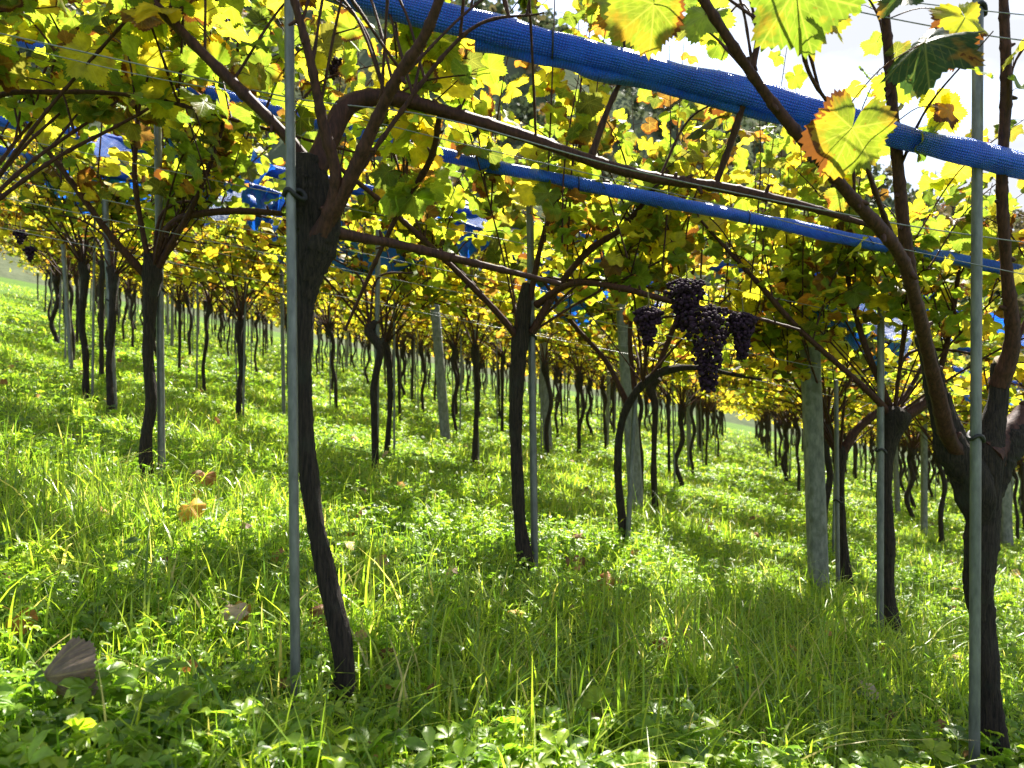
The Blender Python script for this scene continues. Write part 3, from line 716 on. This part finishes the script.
stake_px((627, 550), (634, 420), 1.0, 6, 'short stake propping the bent walking stick vine')
stake_px((838, 590), (836, 380), None, 5, 'thin stake in front of the slender forked vine by the post', (500,), dy=-.05)
stake_px((72, 372), (62, 230), None, 5, 'thin stake at far left among the row ends')
stake_px((478, 466), (474, 330), None, 5, 'thin stake tied to the vine left of the central vine', (388,))
stake_px((284, 418), (281, 240), None, 4.5, 'thin stake seen just left of the nearest tall stake')

def post_mesh(h, w, tilt):
    n = 14; V = []; F = []; g = Geo()
    c = .18 * w
    sec = np.array([(-w / 2 + c, -w / 2), (w / 2 - c, -w / 2), (w / 2, -w / 2 + c), (w / 2, w / 2 - c), (w / 2 - c, w / 2), (-w / 2 + c, w / 2), (-w / 2, w / 2 - c), (-w / 2, -w / 2 + c)])
    zz = np.linspace(-.1, h, n)
    for i, z in enumerate(zz):
        f = z / h; k = 1 - .08 * f
        for s in sec: V.append((s[0] * k + tilt[0] * f + rng.normal(0, .0006), s[1] * k + tilt[1] * f + rng.normal(0, .0006), z))
    Q = [(i * 8 + j, i * 8 + (j + 1) % 8, (i + 1) * 8 + (j + 1) % 8, (i + 1) * 8 + j) for i in range(n - 1) for j in range(8)]
    V.append((tilt[0], tilt[1], h + .004)); T = [((n - 1) * 8 + j, (n - 1) * 8 + (j + 1) % 8, len(V) - 1) for j in range(8)]
    g.add(V, T, Q); 
    return g.mesh('shaft', smooth=False)
PST = 'concrete trellis posts'
def make_post(x, y, h, w, tilt, label, group=PST, me=None):
    bz = float(gz(x, y)); root = empty('trellis_post', (x, y, bz)); tag(root, label, 'post', group)
    link('shaft', me or post_mesh(h, w, tilt), root, M_post)
    g = Geo()
    for zc in (h * .72, h * .78, h * .93):
        f = zc / h; r = w * .60
        ring = [[tilt[0] * f + r * 1.05 * math.copysign(min(1, abs(math.cos(a)) * 1.3), math.cos(a)), tilt[1] * f + r * 1.05 * math.copysign(min(1, abs(math.sin(a)) * 1.3), math.sin(a)), zc + .004 * math.sin(a), .002] for a in np.linspace(0, 2 * math.pi, 25)]
        g1 = Geo(); tube(g1, np.array(ring), 40, 5, cap=False); link('wire_loop', g1.mesh('wire_loop'), root, M_wire)
    return root
def post_px(pb, pt, wpx, label):
    x, y = base(*pb); bz = float(gz(x, y)); P = at(pt[0], pt[1], y)
    make_post(x, y, P[2] - bz, wpx / FPX * y, (P[0] - x, 0), label); occupied.append((x, y))
post_px((819, 592), (806, 232), 17, 'broad grey green concrete post left of the slender forked vine')
post_px((637, 514), (621, 280), 14, 'leaning concrete post behind the bent walking stick vine')
post_px((446, 444), (434, 295), 9.5, 'leaning concrete post left of centre standing alone in the grass')
post_px((1006, 545), (1000, 420), 11, 'concrete post behind the forked vine at the right edge')
post_px((548, 452), (543, 330), 9, 'concrete post half hidden behind the straight central vine')

ZST = {'left': 'thin far stake among the vines on the left slope', 'middle': 'thin far stake among the vines behind the centre', 'right': 'thin far stake among the vines right of the aisle'}
g = Geo(); tube(g, np.array([[0, 0, -.08, .011], [0, 0, .9, .011], [0, 0, 1.9, .011]]), 6, 6); me_rod = g.mesh('vine_stake'); me_rod.materials.append(M_steel)
ZPO = {'left': 'far concrete post among the vines on the left slope', 'middle': 'far concrete post among the vines behind the centre', 'right': 'far concrete post among the vines right of the aisle'}
me_post = post_mesh(2.1, .068, (.02, 0)); me_post.materials.append(M_post)
for i, (y, x) in enumerate(spots[:NMAX]):
    side, dist = zone_words(x, y)
    if i % 7 == 2 and y > 7 and not (side == 'left' and y < 13):
        xx, yy = x + .1, y + .55
        o = link('trellis_post', me_post); o.location = (xx, yy, float(gz(xx, yy))); o.rotation_euler = (0, rng.normal(0, .025), rng.normal(0, .1))
        tag(o, ZPO[side], 'post', 'far concrete posts at the ' + side)
    elif rng.random() < .62 and y < 26:
        xx, yy = x + rng.choice([-.07, .07]), y - .04
        o = link('vine_stake', me_rod); o.location = (xx, yy, float(gz(xx, yy))); o.rotation_euler = (rng.normal(0, .02), rng.normal(0, .02), 0); o.scale = (1, 1, rng.uniform(.85, 1.1))
        tag(o, ZST[side], 'stake', 'far stakes at the ' + side)

# ------------------------------------------------------------------ wires
def wire(P, r, label, n=60, group='trellis wires'):
    g = Geo(); P = np.asarray(P, float); P = np.hstack([P, np.full((len(P), 1), r)])
    off = P[0, :3]; tube(g, P, n, 5); o = link('trellis_wire', g.mesh('trellis_wire', off), None, M_wire); o.location = off
    tag(o, label, 'wire', group)
def lat(y0, h, x0, x1, sl=.10, n=7, sag=.02):
    xs_ = np.linspace(x0, x1, n); return [[x, y0 + sl * x, -SLOPE * x + FWD * (y0 + sl * x) + h + rng.normal(0, sag * .3)] for x in xs_]
wire([at(-60, 20, 2.0), at(120, 60, 2.0), at(293, 98, 2.0), at(440, 118, 2.05), at(640, 172, 2.1), at(860, 217, 2.2), at(978, 236, 2.3), at(1100, 252, 2.35)], .0022, 'main wire carrying the long cane of the left foreground vine')
wire([at(-60, 28, 2.06), at(140, 75, 2.06), at(293, 103, 2.06), at(480, 148, 2.1), at(700, 200, 2.15), at(880, 244, 2.25), at(1100, 290, 2.3)], .0016, 'thin second wire running just under the long horizontal cane')
wire([at(760, -12, 1.95), at(860, 12, 1.95), at(978, 34, 2.0), at(1100, 50, 2.05)], .0018, 'upper wire crossing the top right corner past the stake')
wire([at(760, -32, 2.0), at(860, -6, 2.0), at(978, 10, 2.05), at(1100, 22, 2.1)], .0016, 'uppermost wire in the top right corner above the dark leaf')
for (y0, h, x0, x1, lb) in ((3.75, 1.66, -3.6, 4.2, 'wire along the second rank of vines at cane height'), (3.9, 1.36, -3.6, 4.2, 'lower wire of the second rank below the grapes'),
                        (5.2, 1.62, -4.2, 5.6, 'wire along the third rank of vines at cane height'), (5.3, 1.30, -4.2, 5.6, 'lower wire along the third rank of vines'),
                        (6.9, 1.55, -5.0, 7, 'wire along the fourth rank of vines'), (8.6, 1.5, -6, 8, 'wire along the fifth rank of vines')):
    wire(lat(y0, h, x0, x1, .06), .0022, lb)

# ------------------------------------------------------------------ blue nets
def net(points, r, label, sheet=None, fold=True, seed=1, lump=.15):
    P = np.asarray(points, float); off = P[len(P) // 2].copy(); off[2] = float(gz(off[0], off[1])) if False else off[2]
    root = empty('bird_net', off); tag(root, label, 'net', 'blue nets over the vines')
    D = np.hstack([P, np.full((len(P), 1), r)]); L_ = np.sum(np.linalg.norm(np.diff(P, axis=0), axis=1))
    g = Geo(); tube(g, D, int(L_ / .02), 26, bark=.012, lump=lump, seed=seed); link('net_roll', g.mesh('net_roll', off), root, M_net)
    if fold:
        F = spline(spline(D, 60)[16:40] if fold == 'part' else D, 14); F[:, 2] -= r * .85 + rng.uniform(0, r * .35, 14); F[:, 1] += r * .5; F[:, 3] = r * rng.uniform(.35, .6, 14)
        g = Geo(); tube(g, F, int(L_ / .025), 14, bark=.06, lump=.25, seed=seed + 5); link('loose_fold', g.mesh('loose_fold', off), root, M_net)
    for k in range(max(2, int(L_ / .9))):
        s = spline(D, 50)[int(3 + k * 44 / max(1, int(L_ / .9)))]
        ring = [[s[0], s[1] + math.cos(a) * r * 1.09, s[2] + math.sin(a) * r * 1.09, .0028] for a in np.linspace(0, 2 * math.pi, 21)]
        g = Geo(); tube(g, np.array(ring), 30, 5, cap=False); link('strap', g.mesh('strap', off), root, M_tie)
    for (f0, f1, drop, lean) in (sheet or []):
        S = spline(D, 120 if L_ > 2 else 26); S = S[int(f0 * (len(S) - 1)):int(f1 * (len(S) - 1)) + 1]; m = len(S); nk = 9
        V = []; U = []
        amp = rng.uniform(0, 6, 3)
        for i in range(m):
            fi = i / max(1, m - 1); dr = drop * (math.sin(math.pi * min(1, max(0, fi))) ** .5) * (1 + .25 * math.sin(i * .45 + amp[0]))
            for j in range(nk):
                q = j / (nk - 1)
                V.append((S[i, 0] + .02 * math.sin(i * .7 + j), S[i, 1] + lean * q + .035 * math.sin(i * .8 + amp[1] + q * 2) * q, S[i, 2] - dr * q - .0 + .012 * math.sin(i * 1.3 + q * 4)))
                U.append((i * L_ / 119, q * drop * 25, 0))
        Q = [(i * nk + j, i * nk + j + 1, (i + 1) * nk + j + 1, (i + 1) * nk + j) for i in range(m - 1) for j in range(nk - 1)]
        g = Geo(); g.add(V, None, Q, None, np.array(U)); link('loose_sheet', g.mesh('loose_sheet', off), root, M_netsheet)
    return root
net([at(200, -45, 2.02), at(310, -16, 2.02), at(420, 13, 2.03), at(520, 36, 2.05), at(640, 66, 2.08), at(740, 92, 2.12), at(830, 116, 2.17), at(920, 141, 2.22), at(1000, 160, 2.28), at(1120, 192, 2.35)], .037,
    'nearest thick blue net roll crossing the top from centre to right edge', fold='part', seed=2)
net([at(-40, 20, 3.3), at(60, 52, 3.3), at(210, 92, 3.3), at(300, 118, 3.3), at(400, 144, 3.3), at(480, 163, 3.32), at(570, 182, 3.34), at(680, 204, 3.38), at(780, 224, 3.45), at(870, 243, 3.5), at(1000, 268, 3.6), at(1110, 290, 3.7)], .029,
    'second blue net roll passing behind the long horizontal cane', fold=False, seed=3)
def nrow(y0, h, x0, x1): return [np.array(p) for p in lat(y0, h, x0, x1, .04, 9, .05)]
net(nrow(4.9, 2.0, -4.4, 4.6), .034, 'third blue net roll with flaps hanging among yellow leaves', sheet=[(.20, .25, .24, -.35), (.265, .325, .40, -.45), (.43, .48, .30, -.4), (.705, .775, .36, -.5), (.84, .9, .3, -.4)], seed=4)
net(nrow(6.4, 2.02, -5.2, 6), .034, 'fourth blue net roll with wide bright sheets sagging below it', sheet=[(.30, .44, .42, -.3), (.47, .56, .3, .2), (.66, .78, .45, -.2), (.1, .2, .3, .1)], seed=5)
net(nrow(8.0, 2.0, -6, 7.5), .035, 'farthest blue net roll glimpsed as small blue flecks', sheet=[(.2, .32, .3, -.2), (.42, .55, .3, .2), (.6, .72, .35, .1), (.8, .9, .3, .1)], seed=6)

for pts, dr, lb in (([(248, 184), (268, 190), (288, 198)], .17, 'bright blue flap of loose net just left of the nearest tall stake'),
                    ([(166, 158), (200, 168), (242, 186)], .13, 'ragged blue strip of net caught among the canes of the knobbly headed left vine'),
                    ([(440, 214), (465, 224), (492, 234)], .14, 'blue scrap of net hanging left of the central vine above its left cane'),
                    ([(588, 246), (606, 254), (632, 262)], .10, 'small blue scrap of net right of the central vine above the grapes cane'),
                    ([(806, 298), (838, 308), (872, 316)], .13, 'blue flap of net between the broad post and the thin right stake'),
                    ([(398, 190), (420, 206), (436, 214)], .08, 'thin blue twist of net in the middle of the canopy left of the centre')):
    Yn = 4.3; net([at(px, py, Yn + .06 * i) for i, (px, py) in enumerate(pts)], .012, lb, sheet=[(0, 1, dr * 1.5, -.12)], fold=False, seed=len(lb))
# ------------------------------------------------------------------ grapes
def icosphere():
    import bmesh
    bm = bmesh.new(); bmesh.ops.create_icosphere(bm, subdivisions=2, radius=1.0)
    V = np.array([v.co[:] for v in bm.verts]); F = np.array([[v.index for v in f.verts] for f in bm.faces]); bm.free(); return V, F
ICO = icosphere()
def grapes(px, py, Y, wpx, hpx, label, br=.0082, taper=.8, group='ripe grape clusters'):
    top = at(px, py, Y); Wd = wpx * .95 / FPX * Y; H = hpx * .85 / FPX * Y
    root = empty('grape_cluster', top); tag(root, label, 'grapes', group)
    g = Geo(); pts = []; tries = 0
    while tries < 9000 and len(pts) < 420:
        tries += 1
        f = rng.random(); prof = (min(1, f * 5 + .35)) * (1 - taper * f ** 1.2)
        a = rng.uniform(0, 6.283); rr = Wd * .5 * prof * (1 + .40 * math.sin(a * 2 + f * 9 + px) * math.sin(f * 13 + px)) * math.sqrt(rng.random())
        p = np.array([math.cos(a) * rr, math.sin(a) * rr, -.03 - H * f])
        if all(np.sum((p - q) ** 2) > (br * 1.38) ** 2 for q in pts): pts.append(p)
    for p in pts:
        g.add(ICO[0] * br * rng.uniform(.65, 1.12) * np.array([1, 1, 1.06]) + p, ICO[1])
    link('berries', g.mesh('berries'), root, M_berry)
    g = Geo(); tube(g, np.array([[0, 0, .03, .0025], [.004, 0, -.02, .003], [0, 0, -H * .9, .0015]]), 10, 5)
    for p in pts[::3]: tube(g, np.array([[0, 0, p[2] + .02, .001], [*p, .0008]]), 3, 3, cap=False)
    link('stalk', g.mesh('stalk'), root, M_stem)
YG = 2.75
grapes(648, 300, YG, 28, 44, 'small loose grape cluster, leftmost of the dark bunches', taper=.7)
grapes(686, 272, YG + .05, 40, 56, 'rounded dark grape cluster hanging highest, under the cane', taper=.55)
grapes(708, 298, YG, 58, 100, 'largest dark grape cluster ending in a long pointed tail', taper=.80, br=.0092)
grapes(742, 306, YG + .04, 28, 52, 'short dark grape cluster at the right of the large one', taper=.7)
grapes(334, 50, 2.6, 14, 22, 'tiny withered grape cluster high beside the tall left stake', br=.007, taper=.5)
grapes(20, 226, 5.2, 11, 17, 'small shaded grape cluster at the left edge of the vineyard', br=.010)
grapes(30, 243, 5.6, 10, 17, 'shaded grape cluster low at left beside another', br=.010)

# ------------------------------------------------------------------ grass, herbs
def fbm(x, y):
    return (np.sin(x * 1.9 + 1.3 * np.sin(y * 1.1)) + np.sin(y * 2.3 + 1.7 * np.sin(x * .9 + 2)) + .6 * np.sin(x * 5.1 + y * 3.7) + .6 * np.sin(x * 4.3 - y * 6.1 + 1)) / 3.2
def scatter(n, y0, y1, pw=1.0):
    """points in the wedge the view covers, a little wider than the frame"""
    u = rng.random(n); y = (y0 ** (2 - pw) + u * (y1 ** (2 - pw) - y0 ** (2 - pw))) ** (1 / (2 - pw)) if pw != 2 else y0 * (y1 / y0) ** u
    x = rng.uniform(-1, 1, n) * (y * .76 + .35); return x, y
def blades(g, x, y, h, w, bend, cols, lev=3):
    n = len(x); a = rng.uniform(0, 2 * math.pi, n); fa = a + rng.uniform(-.6, .6, n) + math.pi / 2
    dx, dy = np.cos(a), np.sin(a); sx, sy = np.cos(fa), np.sin(fa); z0 = gz(x, y) - .012
    V = []; ts = np.linspace(0, 1, lev + 1)
    for t in ts:
        off = bend * h * t ** 1.8; hh = h * (t - .28 * bend * t ** 2.2); ww = w * (1 - t ** 1.6) * .5
        c = np.stack([x + dx * off, y + dy * off, z0 + hh], -1); s = np.stack([sx * ww, sy * ww, 0 * ww], -1)
        if t < 1: V += [c - s, c + s]
        else: V += [c]
    m = len(V); V = np.stack(V, 1); off = (np.arange(n) * m)[:, None]
    Q = np.concatenate([np.array([2 * k, 2 * k + 1, 2 * k + 3, 2 * k + 2])[None] + off for k in range(lev - 1)]) if lev > 1 else None
    T = np.array([2 * (lev - 1), 2 * (lev - 1) + 1, m - 1])[None] + off
    C = np.zeros((n, m, 4)); C[:, :, :3] = cols[:, None, :]
    g.add(V.reshape(-1, 3), T, Q, C.reshape(-1, 4), None)
def grass_cols(n, x=None, y=None):
    base_ = np.array([[.15, .235, .026], [.21, .285, .032], [.28, .335, .044], [.09, .165, .022], [.44, .38, .16]])
    c = base_[rng.choice(5, n, p=[.27, .30, .22, .14, .07])] * rng.uniform(.8, 1.25, (n, 1)); return c
gg = Geo()
def lay(n, y0, y1, hmin, hmax, w0, w1, lev, clump, pw=1.0, thr=-.35):
    x, y = scatter(n // clump, y0, y1, pw); k = fbm(x, y); ok = k > thr - rng.random(len(x)) * .9
    x, y, k = x[ok], y[ok], k[ok]
    x = np.repeat(x, clump); y = np.repeat(y, clump); k = np.repeat(k, clump); s = np.repeat(rng.uniform(.55, 1.15, len(x) // clump), clump)
    sp = .018 + .003 * y; x = x + rng.normal(0, 1, len(x)) * sp; y = y + rng.normal(0, 1, len(y)) * sp
    ok = y > 1.15; x, y, k, s = x[ok], y[ok], k[ok], s[ok]; n = len(x)
    h = rng.uniform(hmin, hmax, n) * s * (.72 + .4 * np.clip(k, -1, 1)); 
    blades(gg, x, y, h, rng.uniform(w0, w1, n), np.abs(rng.normal(.65, .5, n)), grass_cols(n), lev)
lay(46000, 1.25, 4.2, .06, .20, .004, .0085, 3, 6)
lay(9000, 1.35, 6.0, .18, .40, .005, .011, 4, 6, thr=.0)
lay(3000, 1.35, 3.2, .24, .46, .006, .012, 5, 3, thr=.4)
lay(70000, 4.0, 10, .07, .22, .008, .015, 2, 6)
lay(90000, 9, 24, .07, .18, .012, .024, 2, 5)
lay(45000, 22, 60, .08, .2, .03, .06, 1, 4)
grass_o = link('grass', gg.mesh('grass', smooth=False), None, M_grass); tag(grass_o, 'sunlit green grass covering the vineyard floor', 'grass', kind='stuff')
print('GRASS verts', gg.n)

# herbs: stalks carrying three to five oval leaflets
def leaflet_tpl(nl):
    V = []; T = []
    for k in range(nl):
        a = (k - (nl - 1) / 2) * (2.6 / max(1, nl - 1) if nl > 3 else 1.15); L_ = 1.0 if k == nl // 2 else .85; wd = .24
        d = np.array([math.sin(a), math.cos(a)]); s = np.array([d[1], -d[0]]); o = len(V)
        prof = [(0.05, 0, 0), (.3, wd * .7, .05), (.62, wd, .06), (.85, wd * .6, .03), (1.0, 0, -.08)]
        V.append((*(d * L_ * .05), 0))
        for (t, w_, z) in prof[1:4]:
            for q in (-1, 0, 1):
                p = d * L_ * t + s * w_ * q; V.append((p[0], p[1], z + (.07 if q else -.02)))
        V.append((*(d * L_), -.08))
        T += [(o, o + 1, o + 2), (o, o + 2, o + 3)]
        for r in (1, 4):
            for q in (0, 1):
                T += [(o + r + q, o + r + 3 + q, o + r + 4 + q), (o + r + q, o + r + 4 + q, o + r + 1 + q)]
        T += [(o + 7, o + 10, o + 8), (o + 8, o + 10, o + 9)]
    return np.array(V), np.array(T)
HT = {3: leaflet_tpl(3), 5: leaflet_tpl(5)}
def herbs(g, x, y, h, size, cols, nl):
    V0, T0 = HT[nl]; n = len(x); m = len(V0)
    nr = np.stack([rng.normal(0, .38, n), rng.normal(0, .38, n), np.ones(n)], -1); nr /= np.linalg.norm(nr, axis=1)[:, None]
    a = rng.uniform(0, 6.283, n); t = np.stack([np.cos(a), np.sin(a), np.zeros(n)], -1); t -= nr * np.sum(t * nr, 1)[:, None]; t /= np.linalg.norm(t, axis=1)[:, None]
    s = np.cross(t, nr); pos = np.stack([x, y, gz(x, y) + h], -1)
    P = pos[:, None] + size[:, None, None] * (V0[None, :, 0:1] * s[:, None] + V0[None, :, 1:2] * t[:, None] + V0[None, :, 2:3] * nr[:, None])
    off = (np.arange(n) * m)[:, None, None]; C = np.zeros((n, m, 4)); C[:, :, :3] = cols[:, None]
    g.add(P.reshape(-1, 3), (T0[None] + off).reshape(-1, 3), None, C.reshape(-1, 4), None)
    # stalks
    b = np.stack([x + rng.normal(0, .02, n), y + rng.normal(0, .02, n), gz(x, y) - .01], -1); e = np.array([.0016, 0, 0])
    SV = np.stack([b - e, b + e, pos + e * .6, pos - e * .6], 1).reshape(-1, 3); SQ = (np.array([0, 1, 2, 3])[None] + (np.arange(n) * 4)[:, None])
    g.add(SV, None, SQ, np.repeat(np.concatenate([cols, np.zeros((n, 1))], 1), 4, 0), None)
def herb_cols(n):
    b_ = np.array([[.12, .205, .022], [.16, .25, .024], [.20, .285, .026], [.080, .145, .030], [.24, .31, .03]])
    return b_[rng.choice(5, n, p=[.3, .3, .17, .13, .10])] * rng.uniform(.8, 1.25, (n, 1))
hg = Geo()
def lay_h(n, y0, y1, h0, h1, s0, s1, thr, pw=1.0, near=None):
    x, y = scatter(n, y0, y1, pw); k = fbm(x * .8 + 3, y * .8 + 1); ok = k < thr + rng.random(n) * .8
    if near: ok &= near(x, y)
    x, y = x[ok], y[ok]; n = len(x); q = rng.random(n) < .6
    hh = rng.uniform(h0, h1, n); ss = rng.uniform(s0, s1, n); c = herb_cols(n)
    for nl, mm in ((3, q), (5, ~q)): herbs(hg, x[mm], y[mm], hh[mm], ss[mm], c[mm], nl)
front = lambda x, y: y < 1.92 + .32 * x + .16 * np.sin(x * 5)
lay_h(8500, 1.2, 3.2, .015, .13, .028, .068, 1.5, near=front)
lay_h(15000, 1.6, 5.0, .01, .11, .016, .036, -.05)
lay_h(26000, 4.0, 12, .01, .09, .022, .045, -.1)
lay_h(9000, 10, 26, .02, .1, .05, .09, -.1)
herb_o = link('ground_cover', hg.mesh('ground_cover'), None, M_herb); tag(herb_o, 'low leafy weeds with three to five leaflets among the grass', 'ground cover', kind='stuff')
print('HERB verts', hg.n)

# ------------------------------------------------------------------ fallen leaves
def fallen(px, py, sz, col, label, curl=.6, nrm=(.2, -.5, .8), tip=(.6, -.3, -.2), lift=.05, edge=.6):
    x, y = base(px, py); g = Geo(); z = float(gz(x, y)) + lift
    leaves(g, np.zeros((1, 3)), np.array([nrm], float), np.array([tip], float), np.array([sz]), np.array([col]), np.array([edge]), True, np.array([curl]))
    P = g.V[0]; tube(g, np.array([[0, 0, 0, .0013], [-.02, .01, .02, .001], [-.045, .01, .03, .0008]]), 6, 4, col=(*col, 0))
    o = link('fallen_leaf', g.mesh('fallen_leaf'), None, M_dry); o.location = (x, y, z); tag(o, label, 'dead leaf', 'fallen vine leaves')
fallen(46, 735, .09, (.16, .125, .095), 'large curled grey brown dead leaf at the bottom left', 1.25, (-.45, -.85, .05), (.75, -.25, -.7), .13)
fallen(70, 700, .05, (.17, .05, .02), 'small rust red leaf tip behind the large curled dead leaf', .8, (.1, -.8, .3), (0, .1, 1), .07)
fallen(232, 640, .055, (.42, .32, .24), 'pale pinkish dry leaf lying flat left of the nearest stake', .5, (.1, -.35, .9), (1, -.1, -.1), .08)
fallen(322, 640, .075, (.12, .055, .035), 'dark brown dry leaf leaning on the thick left trunk', 1.0, (-.3, -.7, .5), (.3, -.1, -.8), .09)
fallen(190, 535, .075, (.50, .28, .03), 'orange yellow fallen leaf in the grass below the left vine', .6, (0, -.6, .7), (.5, -.2, -.6), .1)
fallen(205, 497, .07, (.28, .12, .03), 'rusty fallen leaf right of the left vine foot', .7, (.1, -.7, .5), (.1, -.2, -1), .1)
fallen(605, 588, .07, (.30, .12, .03), 'brown and orange fallen leaf in the middle of the grass', .7, (0, -.6, .7), (.6, -.2, -.4), .06)
fallen(580, 548, .05, (.24, .13, .06), 'small tan fallen leaf right of the central vine foot', .7, (.1, -.6, .6), (.1, -.2, -1), .07)
fallen(665, 660, .05, (.16, .07, .03), 'little brown leaf poking up in the tall grass right of centre', .9, (.3, -.7, .3), (.1, -.2, -1), .07)
fallen(868, 700, .05, (.40, .34, .26), 'pale straw coloured dry leaf before the right foreground vine', .6, (.1, -.4, .8), (1, -.1, 0), .06)
fallen(885, 660, .05, (.35, .11, .03), 'reddish fallen leaf under the thin right stake', .7, (.1, -.6, .6), (.3, -.2, -.8), .05)
fallen(15, 640, .05, (.40, .18, .03), 'orange fallen leaf at the left edge of the grass', .7, (.1, -.6, .6), (.4, -.2, -.7), .06)

lg = Geo(); n = 200; lx, ly = scatter(n, 1.5, 14, 1.4)
leaves(lg, np.stack([lx, ly, gz(lx, ly) + rng.uniform(.02, .10, n)], -1), rng.normal(0, .6, (n, 3)) + np.array([[0, -.3, .7]]), rng.normal(0, 1, (n, 3)), rng.uniform(.018, .05, n),
       np.array([[.22, .12, .05], [.34, .20, .05], [.13, .07, .04], [.40, .30, .16]])[rng.integers(0, 4, n)], np.full(n, .3), curl=rng.uniform(.3, 1.6, n))
lo = link('leaf_litter', lg.mesh('leaf_litter'), None, M_dry); tag(lo, 'scattered small brown dead leaves lost in the grass', 'leaf litter', kind='stuff')
# ------------------------------------------------------------------ far wood on the hill
fg = Geo(); nt_ = 1500
tx = rng.uniform(-230, 330, nt_); ty = rng.uniform(125, 292, nt_); tz = hill_z(tx, ty)
per = 34; th_ = rng.uniform(5, 11, nt_)
d = rng.normal(size=(nt_, per, 3)); d /= np.linalg.norm(d, axis=2)[:, :, None]; d *= (rng.random((nt_, per, 1)) ** .4)
P = np.stack([tx, ty, tz + th_ * .55], -1)[:, None] + d * (th_[:, None, None] * np.array([.36, .36, .52]))
P = P.reshape(-1, 3); n = len(P); cc = np.repeat(np.array([[.075, .10, .055], [.10, .12, .065], [.15, .13, .07], [.18, .13, .06]])[rng.choice(4, nt_, p=[.42, .36, .15, .07])], per, 0)  # tree colours lightened, painting in the haze over the wood
leaves(fg, P, rng.normal(0, 1, (n, 3)) + np.array([[0, 0, .6]]), rng.normal(0, 1, (n, 3)), rng.uniform(.7, 1.5, n), cc * rng.uniform(.75, 1.3, (n, 1)), np.zeros(n))
fo = link('far_wood', fg.mesh('far_wood'), None, M_forest); tag(fo, 'distant wood covering the hillside behind the vines', 'forest', kind='stuff')
